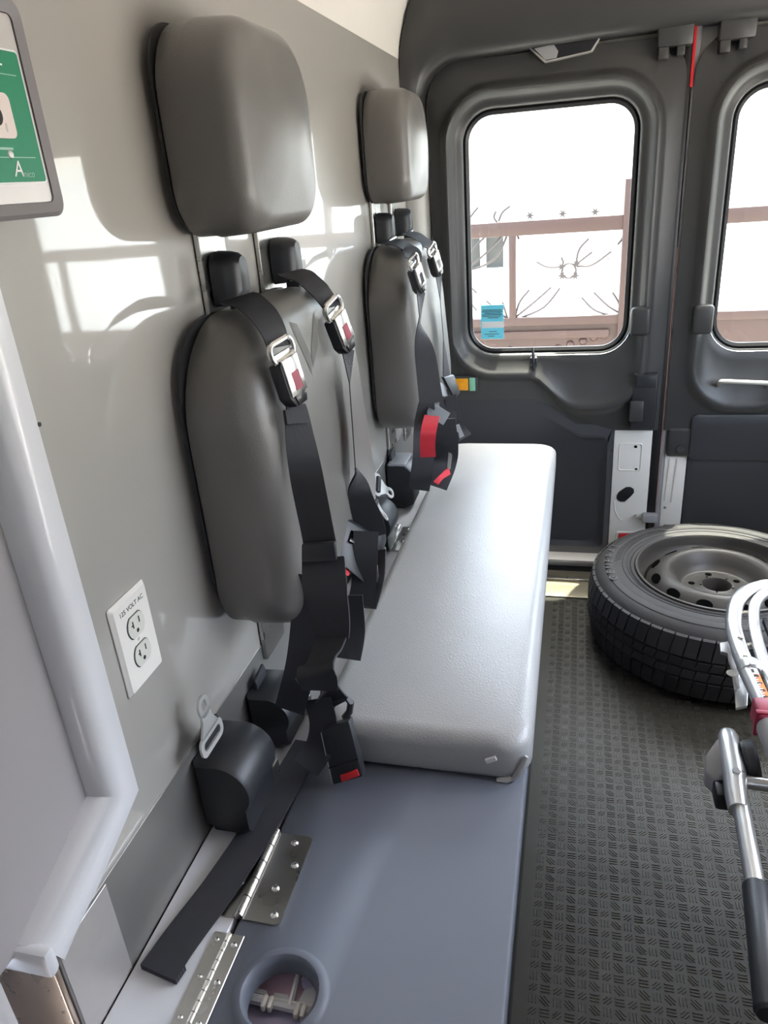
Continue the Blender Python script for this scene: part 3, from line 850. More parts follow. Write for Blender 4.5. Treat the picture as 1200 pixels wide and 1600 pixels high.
# rim: well, dish with vent holes, hub plate
rim = MB().lathe([(.2225, .222), (.2215, .228), (.216, .2285), (.213, .222), (.211, .205), (.203, .188), (.196, .182), (.191, .150), (.188, .125)], 72, Matrix.Translation(WC)).build('rim', 'rim', wh, smooth=40)
MB().lathe([(.188, .02), (.205, .012), (.2225, .008)], 72, Matrix.Translation(WC)).build('rim_barrel', 'rim', wh)
NH = 12; SEG = 96
dish = [(.190, .178), (.183, .192), (.168, .2085), (.153, .2195), (.141, .224), (.131, .223), (.120, .214), (.106, .190), (.095, .172), (.089, .170), (.082, .174), (.076, .175), (.052, .175), (.047, .180), (.040, .180), (.036, .174), (.034, .120)]
MB().lathe(dish, SEG, Matrix.Translation(WC)).build('dish', 'rim', rim, smooth=50)
for k in range(NH):
    a = 2 * PI * (k + .35) / NH
    c = WC + Vector((.170 * math.cos(a), .170 * math.sin(a), .2065))
    out = Vector((math.cos(a) * .69, math.sin(a) * .69, .72)).normalized(); tn = Vector((-math.sin(a), math.cos(a), 0))
    v = out.cross(tn)
    pts = [c + tn * (.021 * math.cos(t)) + v * (.0135 * math.sin(t)) - out * .006 for t in [2 * PI * i / 20 for i in range(20)]]
    MB().prism(pts, out * .008).build('vent_hole', 'dark', rim)
for k in range(5):
    a = 2 * PI * k / 5 + .5
    MB().lathe([(0, .001), (.0075, .001), (.0095, 0)], 16, Matrix.Translation(WC + Vector((.066 * math.cos(a), .066 * math.sin(a), .1752)))).build('bolt_hole', 'dark', rim)
    a += .3
    MB().lathe([(0, .0008), (.0028, .0008), (.0032, 0)], 10, Matrix.Translation(WC + Vector((.044 * math.cos(a), .044 * math.sin(a), .1802)))).build('locating_hole', 'dark', rim)
MB().lathe([(0, .110), (.034, .110), (.0345, .115)], 32, Matrix.Translation(WC)).build('centre_bore', 'dark', rim)
MB().box((WC.x - .02 - .10, WC.y + .255, .2290), (WC.x + .02 - .10, WC.y + .28, .2305), .001).build('sidewall_mark', 'tyre', tyre)

# ================================================================== OUTSIDE
GZ = -.62
g = MB(); g.box((-14, -8, GZ - .2), (16, 20, GZ)); struct(g.build('ground', 'ground', smooth=0), 'pale concrete yard outside the van')
YG = 3.8
gate = empty('driveway_gate', (.7, YG, GZ))
tag(gate, 'brown painted metal gate with curled ironwork outside the rear window', 'gate')
GX0, GX1 = -1.6, 3.2
MB().box((GX0, YG - .02, 1.005), (GX1, YG + .02, 1.070), .004).build('top_rail', 'gate', gate)
MB().box((GX0, YG - .02, .580), (GX1, YG + .02, .622), .004).build('middle_rail', 'gate', gate)
MB().box((GX0, YG - .005, GZ + .05), (GX1, YG + .012, .580)).build('sheet_panel', 'gate', gate)
MB().box((GX0, YG - .028, .515), (.66, YG + .0, .555), .006).build('ledge', 'gate', gate)
for x in (-1.55, -.72, .178, 1.5, 2.3, 3.15):
    MB().box((x, YG - .019, .58), (x + .034, YG + .019, 1.01), .003).build('upright', 'gate', gate)
MB().box((.698, YG - .03, GZ), (.734, YG + .03, 1.22), .004).build('post', 'gate', gate)
MB().box((GX0 - .08, YG - .04, GZ), (GX0, YG + .04, 1.35), .006).build('post', 'gate', gate)
MB().box((GX1, YG - .04, GZ), (GX1 + .08, YG + .04, 1.35), .006).build('post', 'gate', gate)
for px, py in ((797, 547), (850, 548), (872, 544), (891, 538), (911, 533), (928, 527), (944, 524)):
    p = ony(px, py, YG - .005)
    MB().lathe([(0, .014), (.010, .012), (.017, .006), (.020, 0)], 14, frame_mtx(p, (1, 0, 0), (0, 0, 1))).build('rivet', 'gate', gate)
def wire(pix, r=.0055):
    pts = [ony(px, py, YG) for px, py in pix]
    # smooth the line
    P_ = []
    for i in range(len(pts) - 1):
        p0 = pts[max(i - 1, 0)]; p1 = pts[i]; p2 = pts[i + 1]; p3 = pts[min(i + 2, len(pts) - 1)]
        for k in range(4):
            t = k / 4
            P_.append(0.5 * ((2 * p1) + (p2 - p0) * t + (2 * p0 - 5 * p1 + 4 * p2 - p3) * t * t + (3 * p1 - p0 - 3 * p2 + p3) * t ** 3))
    P_.append(pts[-1])
    MB().tube(P_, r, 6).build('scroll', 'iron', gate)
W0 = [[(727, 350), (738, 335), (747, 324)], [(779, 350), (772, 340), (775, 330)], [(779, 346), (785, 332), (797, 322)],
      [(728, 420), (740, 390), (765, 365), (795, 357)], [(727, 422), (760, 395), (795, 358)], [(727, 424), (760, 413), (780, 395), (796, 358)],
      [(727, 405), (735, 385), (727, 370)], [(727, 440), (745, 458)], [(727, 452), (733, 470), (745, 485)], [(760, 470), (785, 492), (795, 497)], [(785, 472), (793, 498)],
      [(805, 360), (811, 374)], [(805, 495), (812, 472), (827, 453)], [(805, 496), (835, 472), (861, 449)], [(815, 496), (850, 480), (875, 450)],
      [(980, 355), (972, 373), (965, 382)], [(838, 409), (855, 417), (877, 417)], [(877, 417), (880, 410), (877, 402)], [(900, 412), (905, 390), (920, 373)], [(900, 414), (912, 404), (925, 394)],
      [(902, 416), (925, 414), (955, 393)], [(909, 465), (930, 485), (965, 495)], [(928, 457), (950, 478), (970, 490)], [(957, 457), (966, 472), (970, 490)]]
for w in W0: wire(w)
c = ony(889, 423, YG)
ringp = [c + Vector((.032 * math.cos(t), 0, .034 * math.sin(t))) for t in [2 * PI * i / 24 for i in range(25)]]
MB().tube(ringp, .005, 6).build('scroll', 'iron', gate)
for px, py in ((877, 417), (900, 413), (878, 431), (899, 431), (828, 337), (879, 334), (930, 331)):
    p = ony(px, py, YG - .004)
    MB().prism([p + Vector((r * math.cos(t), 0, r * math.sin(t))) for t, r in [(2 * PI * i / 12, (.024 if i % 2 == 0 else .009)) for i in range(12)]], (0, .008, 0)).build('iron_star', 'iron', gate)
# white house beyond the gate
hs = empty('white_house', (1, 7.0, GZ))
tag(hs, 'white rendered house with a dark barred window behind the gate', 'house')
MB().box((-6, 7.0, GZ), (9, 11.0, 1.75)).build('wall', 'stucco', hs, smooth=0)
a = ony(722, 362, 6.99); b = ony(787, 417, 6.99)
wnd = MB().box((a.x - .45, 6.96, b.z), (b.x, 7.02, a.z + .05)).build('window_pane', 'wglass', hs)
p = ony(755, 390, 6.95)
MB().box((p.x - .025, 6.93, b.z), (p.x + .025, 6.96, a.z + .05)).build('window_bar', 'stucco', hs)
MB().box((a.x - .5, 6.90, a.z + .05), (b.x + .06, 7.0, a.z + .10)).build('window_head', 'stucco', hs)
MB().box((a.x - .5, 6.88, b.z - .06), (b.x + .06, 7.0, b.z)).build('window_sill', 'stucco', hs)
MB().box((-6.2, 6.8, 1.75), (9.2, 11.2, 1.83)).build('parapet', 'stucco', hs)
p = ony(950, 415, 6.9)
ln = empty('wall_lantern', p); tag(ln, 'small blue-grey lantern on the white house wall beyond the gate', 'lantern')
MB().lathe([(0, .05), (.07, .03), (.08, .0), (.05, -.005), (.04, -.11), (.0, -.12)], 10, Matrix.Translation(p)).build('lantern_body', 'gskin', ln)
MB().tube([p + Vector((0, 0, .04)), p + Vector((0, .06, .05)), p + Vector((0, .12, .02))], .01, 6).build('lantern_arm', 'iron', ln)

# sticker inside the left rear window
stc = empty('window_sticker', (.25, YD + .03, .80))
tag(stc, 'cyan and white notice sticker on the rear door glass', 'sticker')
a = ony(751, 477, YD + .035); b = ony(787, 529, YD + .035)
MB().box((a.x, YD + .0340, b.z), (b.x, YD + .0352, a.z), .0004, 1).build('sticker_sheet', 'cyan', stc)
MB().box((a.x + .003, YD + .0333, b.z + .036), (b.x, YD + .0342, b.z + .056)).build('white_band', 'paper', stc)
for i, (z, w0, w1) in enumerate(((.093, .08, .92), (.088, .05, .95), (.083, .15, .9), (.078, .05, .95), (.073, .05, .9), (.068, .3, .8), (.024, .35, .7), (.016, .15, .8), (.009, .3, .6))):
    MB().box((a.x + (b.x - a.x) * w0, YD + .0334, b.z + z - .0011), (a.x + (b.x - a.x) * w1, YD + .0341, b.z + z + .0011)).build('print_line', 'ink' if i < 4 else 'board', stc)

# ================================================================== SEAT BELTS
def quadbox(name, m, quad, dvec, parent, bev=.003):
    return MB().prism([Vector(p) for p in quad], dvec, bev).build(name, m, parent)
def anchor(y, parent):
    rg = []
    for x, hy, hz, dz in ((.0125, .030, .036, 0), (.030, .029, .035, 0), (.042, .024, .031, .002), (.050, .015, .024, .004)):
        rg.append([(x, yy, z) for yy, z in rr(y, 1.182 + dz, hy, hz, (.006, min(.022, hy), min(.022, hy), .006), 5)])
    a_ = MB().rings(rg).build('anchor_cover', 'blackp', parent, smooth=45)
    MB().tube([(.042, y - .026, 1.152), (.046, y + .030, 1.156)], .0028, 8).build('anchor_pin', 'chrome', parent)
    MB().box((.03, y - .022, 1.134), (.055, y + .026, 1.150), .004).build('anchor_foot', 'blackp', parent)
    return a_
def shoulder_buckle(p0, p1, parent, w=.040, red='crimson'):
    """metal-faced push buckle; p0 top, p1 bottom, face towards the aisle"""
    d = (p1 - p0); L = d.length; d.normalize()
    wv = Vector((0.25, 1, 0)); wv = (wv - d * wv.dot(d)).normalized(); n = d.cross(wv)
    if n.x < 0: n = -n
    F = Matrix(((wv.x, d.x, n.x, p0.x), (wv.y, d.y, n.y, p0.y), (wv.z, d.z, n.z, p0.z), (0, 0, 0, 1)))
    def T(x, y, z): return F @ Vector((x, y, z))
    # slotted tongue
    ring = [T(x, y, .001) for x, y in rr(0, -.004, w * .62, .012, .010, 6)]
    MB().tube(ring + ring[:2], .0042, 8).build('tongue_loop', 'chrome', parent)
    MB().prism([T(-w * .56, -.002, -.003), T(w * .56, -.002, -.003), T(w * .40, .020, -.003), T(-w * .40, .020, -.003)], n * .004, .0008).build('tongue_plate', 'chrome', parent)
    # body
    b = [T(-w / 2, .010, -.013), T(w / 2, .010, -.013), T(w / 2, L * .80, -.013), T(w * .28, L, -.013), T(-w * .28, L, -.013), T(-w / 2, L * .80, -.013)]
    MB().prism(b, n * .020, .003).build('buckle_body', 'blackp', parent)
    c = [T(-w * .42, .006, .006), T(w * .46, .006, .006), T(w * .46, L * .78, .006), T(-w * .42, L * .78, .006)]
    cv = MB().prism(c, n * .004, .001).build('buckle_cover', 'chrome', parent)
    MB().prism([T(-w * .16, L * .36, .0098), T(w * .24, L * .36, .0098), T(w * .24, L * .70, .0098), T(-w * .16, L * .70, .0098)], n * .0008).build('release_window', red, cv)
    MB().prism([T(-w * .30, L * .76, .004), T(w * .40, L * .76, .004), T(w * .28, L * .98, .003), T(-w * .20, L * .98, .003)], n * .006, .001).build('buckle_lip', 'blackg', cv)
def rib(name, m, pts, wv, width, parent, thick=.0018):
    P_ = [onx(*p) for p in pts]
    return MB().ribbon(P_, wv, width, thick).build(name, m, parent, smooth=50)
def rayv(px, py): return ray(px, py).normalized()

# --- front shoulder belt of the scuffed seat back
b1 = empty('shoulder_belt', (.02, 1.0, 1.15))
tag(b1, 'black shoulder belt with folded webbing on the scuffed seat back, nearer the power outlet', 'seat belt', 'shoulder belts on the seat backs')
anchor(.998, b1)
rib('shoulder_webbing', 'web', [(366, 466, .048), (386, 470, .078), (408, 488, .104), (426, 516, .124), (436, 542, .132)], [Vector((.1, 1, .1)), Vector((.1, 1, .25)), Vector((.2, 1, .3)), Vector((.3, 1, .1)), Vector((.3, 1, 0))], .044, b1)
shoulder_buckle(onx(440, 552, .134), onx(466, 632, .146), b1)
rib('lower_webbing', 'web', [(463, 630, .142), (468, 680, .147), (480, 750, .158), (494, 820, .168), (500, 850, .172)], [Vector((.3, 1, 0)), Vector((.8, .8, 0)), Vector((1, .2, 0)), Vector((1, 0, 0)), Vector((1, 0, 0))], [.036, .040, .045, .047, .048], b1)
MB().ribbon([onx(461, 640, .1425), onx(464, 662, .145)], Vector((.4, 1, 0)), .040, .005).build('stitched_fold', 'web', b1)
quadbox('slide_adjuster', 'blackp', [onx(474, 846, .150), onx(526, 843, .198), onx(529, 872, .198), onx(474, 874, .150)], (0, -.010, 0), b1)
rib('folded_webbing', 'web', [(505, 872, .176), (508, 920, .182), (518, 965, .190), (520, 995, .190)], [Vector((1, 0, 0)), Vector((1, .1, 0)), Vector((1, 0, .1)), Vector((1, 0, .1))], [.060, .062, .052, .046], b1, .004)
rib('folded_webbing', 'web', [(520, 990, .188), (508, 1020, .184), (495, 1048, .180), (500, 1078, .180)], [Vector((1, 0, .2)), Vector((1, .2, .5)), Vector((1, .2, .6)), Vector((1, 0, .5))], [.046, .052, .056, .050], b1, .003)
rib('hanging_webbing', 'web', [(486, 900, .150), (480, 960, .135), (470, 1040, .120), (452, 1110, .095)], [Vector((1, .1, 0))] * 4, .046, b1, .002)
MB().tube([onx(468, 960, .10), onx(474, 972, .11), onx(466, 985, .10)], .003, 6).build('wire_clip', 'chrome', b1)
quadbox('red_tab', 'redweb', [onx(481, 962, .128), onx(488, 957, .132), onx(482, 980, .130), onx(477, 982, .127)], (0, -.003, 0), b1, .0005)
# --- lap buckle hanging at the front of the cushion
lb = empty('lap_buckle', (.18, .84, .45))
tag(lb, 'large black belt buckle with red button hanging against the bench cushion corner', 'buckle', 'lap belt buckles')
TL, TR, BR, BL = ony(508, 1132, .842), ony(551, 1116, .848), ony(573, 1203, .832), ony(526, 1216, .828)
quadbox('buckle_body', 'blackp', [TL, TR, BR, BL], (0, -.020, .004), lb, .004)
def inq(u, v, dy=-.0205):
    p = TL.lerp(TR, u).lerp(BL.lerp(BR, u), v); return p + Vector((0, dy, .004))
quadbox('release_button', 'red', [inq(.32, .84), inq(.90, .82), inq(.92, .94), inq(.34, .97)], (0, -.003, .0006), lb, .001)
quadbox('buckle_seam', 'blackg', [inq(.0, .655), inq(1.0, .655), inq(1.0, .675), inq(.0, .675)], (0, -.001, .0002), lb, .0003)
quadbox('side_edge', 'plate', [inq(-.005, .02), inq(.015, .02), inq(.015, .97), inq(-.005, .97)], (0, -.0006, .0002), lb, .0001)
lo = [ony(512, 1118, .846), ony(520, 1100, .850), ony(540, 1090, .852), ony(548, 1098, .852), ony(546, 1112, .850), ony(538, 1122, .846)]
MB().tube(lo, .0055, 8).build('tongue_loop', 'blackp', lb)
MB().ribbon([ony(528, 1100, .850), ony(510, 1082, .850), ony(488, 1062, .852), ony(480, 1048, .856)], [Vector((1, 0, -.5)), Vector((1, 0, -.9)), Vector((1, 0, -1.2)), Vector((1, 0, -1.2))], .046, .003).build('buckle_webbing', 'web', lb, 50)
MB().ribbon([ony(496, 1092, .845), ony(505, 1130, .835), ony(500, 1165, .822), ony(478, 1200, .80)], [Vector((1, 0, 0)), Vector((1, 0, 0)), Vector((1, .2, .2)), Vector((1, .5, 0))], .044, .002).build('loose_webbing', 'web', lb, 50)

# --- rear shoulder belt of the same seat back
b2 = empty('shoulder_belt', (.02, 1.22, 1.15))
tag(b2, 'black shoulder belt down the middle of the scuffed seat back, farther from the outlet', 'seat belt', 'shoulder belts on the seat backs')
anchor(1.222, b2)
rib('shoulder_webbing', 'web', [(452, 425, .050), (474, 432, .082), (496, 450, .108), (512, 470, .124), (518, 480, .130)], [Vector((.1, 1, .1)), Vector((.1, 1, .25)), Vector((.2, 1, .3)), Vector((.3, 1, .1)), Vector((.3, 1, 0))], .044, b2)
shoulder_buckle(onx(521, 486, .132), onx(544, 548, .144), b2)
rib('lower_webbing', 'web', [(543, 545, .142), (546, 600, .146), (551, 670, .150), (556, 742, .156)], [Vector((.3, 1, 0)), rayv(547, 600), rayv(551, 670), rayv(556, 740)], [.036, .042, .044, .044], b2)
rib('folded_webbing', 'web', [(556, 735, .156), (563, 775, .160), (575, 810, .166), (585, 838, .170)], [rayv(556, 735), Vector((1, .3, .2)), Vector((1, .2, .3)), Vector((1, .2, .5))], [.030, .040, .050, .044], b2, .004)
quadbox('buckle_body', 'blackp', [onx(541, 806, .135), onx(582, 830, .165), onx(568, 905, .165), onx(528, 872, .135)], (.006, -.014, 0), b2)
quadbox('release_slot', 'dark', [onx(550, 822, .144), onx(562, 829, .152), onx(558, 846, .152), onx(546, 838, .144)], (.004, -.018, 0), b2, .001)
quadbox('slot_edge', 'chrome', [onx(549, 834, .146), onx(556, 838, .151), onx(555, 841, .151), onx(548, 837, .146)], (.004, -.020, 0), b2, .0004)
quadbox('red_webbing', 'redweb', [onx(548, 850, .142), onx(556, 848, .148), onx(546, 892, .148), onx(535, 888, .140)], (.004, -.018, 0), b2, .001)
quadbox('buckle_plate', 'steel', [onx(552, 862, .148), onx(560, 858, .152), onx(556, 888, .152), onx(546, 890, .146)], (.004, -.019, 0), b2, .001)
rib('loose_webbing', 'web', [(572, 830, .172), (570, 875, .172), (568, 915, .168), (562, 945, .160)], [Vector((1, .2, 0))] * 4, .042, b2, .003)
rib('loose_webbing', 'web', [(588, 860, .165), (585, 905, .168), (572, 950, .162)], [Vector((1, -.4, 0))] * 3, .040, b2, .003)
quadbox('adjuster_frame', 'steel', [onx(578, 876, .17), onx(590, 882, .175), onx(594, 912, .175), onx(580, 900, .17)], (.002, -.006, 0), b2, .001)
rib('webbing_tail', 'web', [(548, 930, .158), (552, 985, .162), (545, 1030, .160)], [Vector((1, 0, 0))] * 3, .040, b2, .003)

# --- belts of the seat back by the door
b3 = empty('shoulder_belt', (.02, 1.935, 1.15))
tag(b3, 'black shoulder belt with hanging red tab on the seat back beside the rear door', 'seat belt', 'shoulder belts on the seat backs')
anchor(1.933, b3)
rib('shoulder_webbing', 'web', [(604, 378, .048), (622, 379, .080), (638, 388, .104), (645, 398, .122), (646, 408, .130)], [Vector((.1, 1, .1)), Vector((.1, 1, .25)), Vector((.2, 1, .3)), Vector((.3, 1, .1)), Vector((.3, 1, 0))], .044, b3)
shoulder_buckle(onx(646, 412, .134), onx(659, 456, .146), b3, red='blackg')
rib('lower_webbing', 'web', [(657, 452, .144), (656, 500, .150), (665, 560, .166), (674, 630, .182)], [Vector((.3, 1, 0)), rayv(656, 495), Vector((1, .4, 0)), Vector((1, .2, 0))], [.036, .044, .050, .056], b3)
quadbox('slide_adjuster', 'web', [onx(675, 627, .170), onx(704, 645, .215), onx(694, 662, .215), onx(667, 645, .170)], (.0, -.014, 0), b3)
P_ = [onx(675, 650, .196), onx(670, 672, .196), onx(668, 695, .192), onx(669, 714, .190)]
MB().ribbon(P_, Vector((1, .2, -.1)), .034, .002).build('red_tab', 'redweb', b3, 50)
rib('folded_webbing', 'web', [(690, 655, .20), (692, 690, .20), (695, 720, .198), (680, 760, .180)], [Vector((1, .2, 0))] * 4, [.062, .075, .06, .06], b3, .004)
rib('hanging_webbing', 'web', [(668, 615, .160), (664, 660, .165), (662, 710, .165), (655, 765, .145)], [Vector((1, .1, 0)), Vector((1, .3, 0)), Vector((.7, .6, 0)), Vector((1, .1, 0))], [.03, .05, .055, .05], b3, .004)
rib('red_strap', 'redweb', [(702, 735, .215), (690, 745, .205), (681, 755, .195)], [Vector((0, 1, .6))] * 3, [.02, .012, .014], b3, .002)
quadbox('steel_tongue', 'steel', [onx(701, 706, .215), onx(707, 709, .220), onx(704, 733, .220), onx(699, 730, .215)], (.0, -.004, 0), b3, .001)

b4 = empty('shoulder_belt', (.02, 2.157, 1.15))
tag(b4, 'black shoulder belt ending in a grey pad, closest to the rear door', 'seat belt', 'shoulder belts on the seat backs')
anchor(2.157, b4)
rib('shoulder_webbing', 'web', [(634, 364, .050), (650, 368, .080), (664, 378, .106), (672, 386, .122), (674, 391, .128)], [Vector((.1, 1, .1)), Vector((.1, 1, .25)), Vector((.2, 1, .3)), Vector((.3, 1, .1)), Vector((.3, 1, 0))], .044, b4)
shoulder_buckle(onx(675, 393, .132), onx(686, 430, .144), b4, red='blackg')
rib('lower_webbing', 'web', [(685, 428, .142), (688, 470, .148), (693, 530, .155), (698, 588, .165)], [Vector((.3, 1, 0)), rayv(688, 470), rayv(693, 530), Vector((.4, 1, 0))], [.036, .042, .042, .036], b4)
quadbox('grey_pad', 'blackp', [onx(688, 588, .150), onx(704, 584, .170), onx(714, 612, .185), onx(706, 622, .180)], (.012, -.012, 0), b4)
quadbox('pad_plate', 'gplast', [onx(684, 596, .150), onx(694, 598, .158), onx(700, 622, .168), onx(690, 618, .160)], (.004, -.008, 0), b4)
MB().tube([onx(686, 608, .152), onx(690, 612, .156)], .006, 8).build('rivet', 'chrome', b4)
rib('loose_webbing', 'web', [(704, 618, .185), (709, 645, .195), (716, 670, .205), (726, 684, .212)], [Vector((1, .3, .5))] * 4, [.03, .034, .040, .042], b4, .002)
rib('loose_webbing', 'web', [(700, 625, .178), (700, 660, .182), (705, 690, .195)], [Vector((1, .2, 0))] * 3, .046, b4, .003)
rib('webbing_end', 'gplast', [(706, 668, .196), (714, 686, .206)], [Vector((1, .3, .5))] * 2, .042, b4, .004)

# --- retractors on the wall behind the cushion
def retractor(y0, L, label, tong=True, scale=1.0, group='belt retractors along the wall'):
    r = empty('belt_retractor', (0.04, y0 + L / 2, ZB))
    tag(r, label, 'belt retractor', group)
    z0 = ZB + .008; S = scale
    prof = [(.004, z0 + .012), (.004, z0 + .128 * S)]
    cx, cz, R_ = .036, z0 + .080 * S, .050 * S
    for k in range(13):
        a = math.radians(100 - k * 11.5); prof.append((cx + R_ * math.cos(a), cz + R_ * math.sin(a)))
    prof += [(cx + R_ * .80, z0 + .010), (cx + R_ * .3, z0)]
    b = MB()
    for i, (ya, s_) in enumerate(((y0, 1),)):
        rg = []
        ccx = sum(p[0] for p in prof) / len(prof); ccz = sum(p[1] for p in prof) / len(prof)
        for yy, sc in ((y0, .90), (y0 + .006, 1.0), (y0 + L - .006, 1.0), (y0 + L, .92)):
            rg.append([(ccx + (x - ccx) * sc, yy, ccz + (z - ccz) * sc) for x, z in prof])
        b.rings(rg)
    b.build('housing', 'blackp', r, smooth=40)
    MB().box((.030, y0 + L, z0 + .004), (.072, y0 + L + .030, z0 + .035), .004).build('mounting_bracket', 'steel', r)
    MB().box((.010, y0 + .012, ZB + .0005), (.05, y0 + .03, z0 + .014), .003).build('mounting_foot', 'blackp', r)
    MB().ribbon([(.014, y0 + L * .5, z0 + .126 * S), (.016, y0 + L * .5, z0 + .14 * S), (.014, y0 + L * .48, z0 + .155 * S)], (0, 1, 0), L * .5, .004).build('webbing_stub', 'web', r)
    return r, z0 + .128 * S
def tongue(parent, F, s=1.0):
    """T-shaped steel tongue in its own frame: x along the slot, y towards the tip"""
    def T(x, y, z): return F @ Vector((x * s, y * s, z * s))
    # wide slotted head as a ring, narrowing neck, oval eye
    o_ = rr(0, 0, .028, .013, .010, 6); i_ = rr(0, 0, .021, .006, .005, 6)
    rg = [[T(x, y, z) for x, y in lp] for lp, z in ((i_, .0), (o_, .0), (o_, .003), (i_, .003), (i_, .0))]
    MB().rings(rg, cap0=False, cap1=False).build('tongue_head', 'satin', parent)
    MB().prism([T(*p) for p in ((-.022, .011, 0), (.022, .011, 0), (.011, .028, 0), (.010, .040, 0), (-.010, .040, 0), (-.011, .028, 0))], (F.to_3x3() @ Vector((0, 0, .003 * s))), .0005).build('tongue_neck', 'satin', parent)
    o_ = rr(0, .047, .0125, .014, .012, 6); i_ = rr(0, .048, .0055, .008, .0055, 6)
    rg = [[T(x, y, z) for x, y in lp] for lp, z in ((i_, .0), (o_, .0), (o_, .003), (i_, .003), (i_, .0))]
    MB().rings(rg, cap0=False, cap1=False).build('tongue_eye', 'satin', parent)
    MB().box((-.020, -.005, -.006), (.020, .006, .002), .002, 2, F @ Matrix.Scale(s, 4)).build('slot_cover', 'blackp', parent)
r1, zt = retractor(.690, .098, 'black belt retractor with steel tongue on the wall, next to the power outlet')
pc = onx(329, 1152, .034)
tongue(r1, frame_mtx(pc, (0, 1, 0), (-.05, -.22, 1)), 1.12)
r2, zt = retractor(.868, .080, 'black belt retractor without tongue beneath the folded belts, right below the scuffed seat back', scale=.80)
r3, zt = retractor(1.440, .075, 'black belt retractor with steel tongue beside the far lid hinge, nearer the scuffed seat back', scale=.95)
pc = onx(587, 785, .060); pe = onx(598, 800, .075); yv = (pe - pc).normalized(); xv = Vector((0, 1, -.3))
tongue(r3, frame_mtx(pc, xv - yv * xv.dot(yv), yv), .85)
r4, zt = retractor(1.560, .085, 'black belt retractor with steel tongue beside the far lid hinge, nearer the rear door', scale=.95)
pc = onx(590, 757, .058); pe = onx(612, 771, .082); yv = (pe - pc).normalized(); xv = Vector((0, 1, .5))
tongue(r4, frame_mtx(pc, xv - yv * xv.dot(yv), yv), 1.05)
r5, zt = retractor(1.845, .095, 'black boxy belt retractor below the seat back beside the rear door', scale=1.0)
MB().box((.01, 1.845, zt - .004), (.06, 1.94, zt + .004), .003).build('top_guide', 'gplast', r5)
# --- loose strap lying along the white shelf
ls = empty('lap_strap', (.06, .6, ZB))
tag(ls, 'loose flat black strap lying along the white bench shelf, end folded over', 'strap')
P_ = [onz(248, 1518, ZB + .0035), onz(284, 1465, ZB + .0045), onz(344, 1385, ZB + .009), onz(407, 1290, ZB + .012), onz(452, 1215, ZB + .012), onz(484, 1160, ZB + .010)]
MB().ribbon(P_, Vector((1, -.15, 0)), .0515, .0026).build('webbing', 'web', ls, 50)
P_ = [onz(247, 1523, ZB + .006), onz(263, 1500, ZB + .0065)]
MB().ribbon(P_, Vector((1, -.15, 0)), .0525, .009).build('stitched_end', 'web', ls)

# scuffed patches on the front seat back
from mathutils.bvhtree import BVHTree
seat_root = bpy.data.objects['wall_seat_back']
bk = [c_ for c_ in seat_root.children if c_.name.startswith('backrest')][0]
bvh = BVHTree.FromPolygons([v.co.copy() for v in bk.data.vertices], [list(p.vertices) for p in bk.data.polygons])
def scuff(poly):
    b = bmesh.new()
    f = b.faces.new([b.verts.new((x, y, 0)) for x, y in poly])
    bmesh.ops.triangulate(b, faces=[f])
    bmesh.ops.subdivide_edges(b, edges=list(b.edges), cuts=4, use_grid_fill=True)
    for v in b.verts:
        d = ray(v.co.x, v.co.y).normalized()
        h, n_, i_, t_ = bvh.ray_cast(CAM, d)
        v.co = h + n_.normalized() * (.0006 if n_.dot(d) < 0 else -.0006) if h else onx(v.co.x, v.co.y, .13)
    MB().bm(b).build('scuff_mark', mat('scuffed_vinyl', (.10, .094, .082), .6, var=.35, vscale=120, stretch=(1, 1, .25)), seat_root)
scuff([(451, 503), (463, 506), (486, 556), (487, 585), (479, 565)])
scuff([(490, 486), (496, 512), (496, 540), (489, 575), (486, 545)])

# ================================================================== FOLDED STRETCHER
st = empty('folded_stretcher', (1.0, 1.0, 0))
tag(st, 'folded aluminium stretcher chair with casters and red clamp beside the spare wheel', 'stretcher')
def arc_pts(p, q, r_, n=6): return [p.lerp(q, i / n) for i in range(n + 1)]
# lift handle
ha = Vector((.769, 1.03, .40)); hb_ = Vector((.756, .775, .40)); hc = Vector((.738, .60, .40))
hd = (ha - hb_).normalized()
MB().tube([ha, hb_ - hd * .01], .0128, 16).build('handle_tube', 'alum', st)
MB().tube([hb_, hb_ - hd * .004, hc + hd * .004, hc], [.0150, .0172, .0172, .014], 16).build('handle_grip', 'blackp', st)
def oval(c, rx, rz): return [(c.x + rx * math.cos(t), c.y, c.z + rz * math.sin(t)) for t in [2 * PI * i / 20 for i in range(20)]]
rg = [oval(Vector((.7585, .905, .40)), .0150, .0150), oval(Vector((.7600, .935, .40)), .0165, .0165), oval(Vector((.7640, .975, .402)), .0175, .0165), oval(Vector((.7665, 1.03, .405)), .0165, .0140), oval(Vector((.7685, 1.060, .407)), .0160, .0120), oval(Vector((.7695, 1.074, .406)), .0120, .0080), oval(Vector((.770, 1.078, .405)), .005, .003)]
hd_o = MB().rings(rg).build('end_casting', 'alum', st)
MB().lathe([(0, .0012), (.006, .001), (.0065, 0)], 14, Matrix.Translation((.764, .968, .4183))).build('casting_pin', 'gplast', hd_o)
MB().tube([(.775, .975, .392), (.832, .972, .392)], .0105, 14).build('cross_tube', 'alum', st)
MB().tube([(.822, .9725, .392), (1.26, .965, .392)], .0125, 14).build('cross_sleeve', 'alum', st)
MB().prism([(.752, 1.055, .410), (.730, 1.025, .395), (.727, 1.000, .380), (.742, .985, .375), (.756, .99, .40)], (0, 0, -.030), .004).build('caster_fork', 'gplast', st)
MB().box((.738, .955, .345), (.762, .995, .378), .006).build('fork_stop', 'blackp', st)
wm = Matrix.Translation((.797, 1.022, .392)) @ Matrix.Rotation(math.radians(78), 4, 'Y')
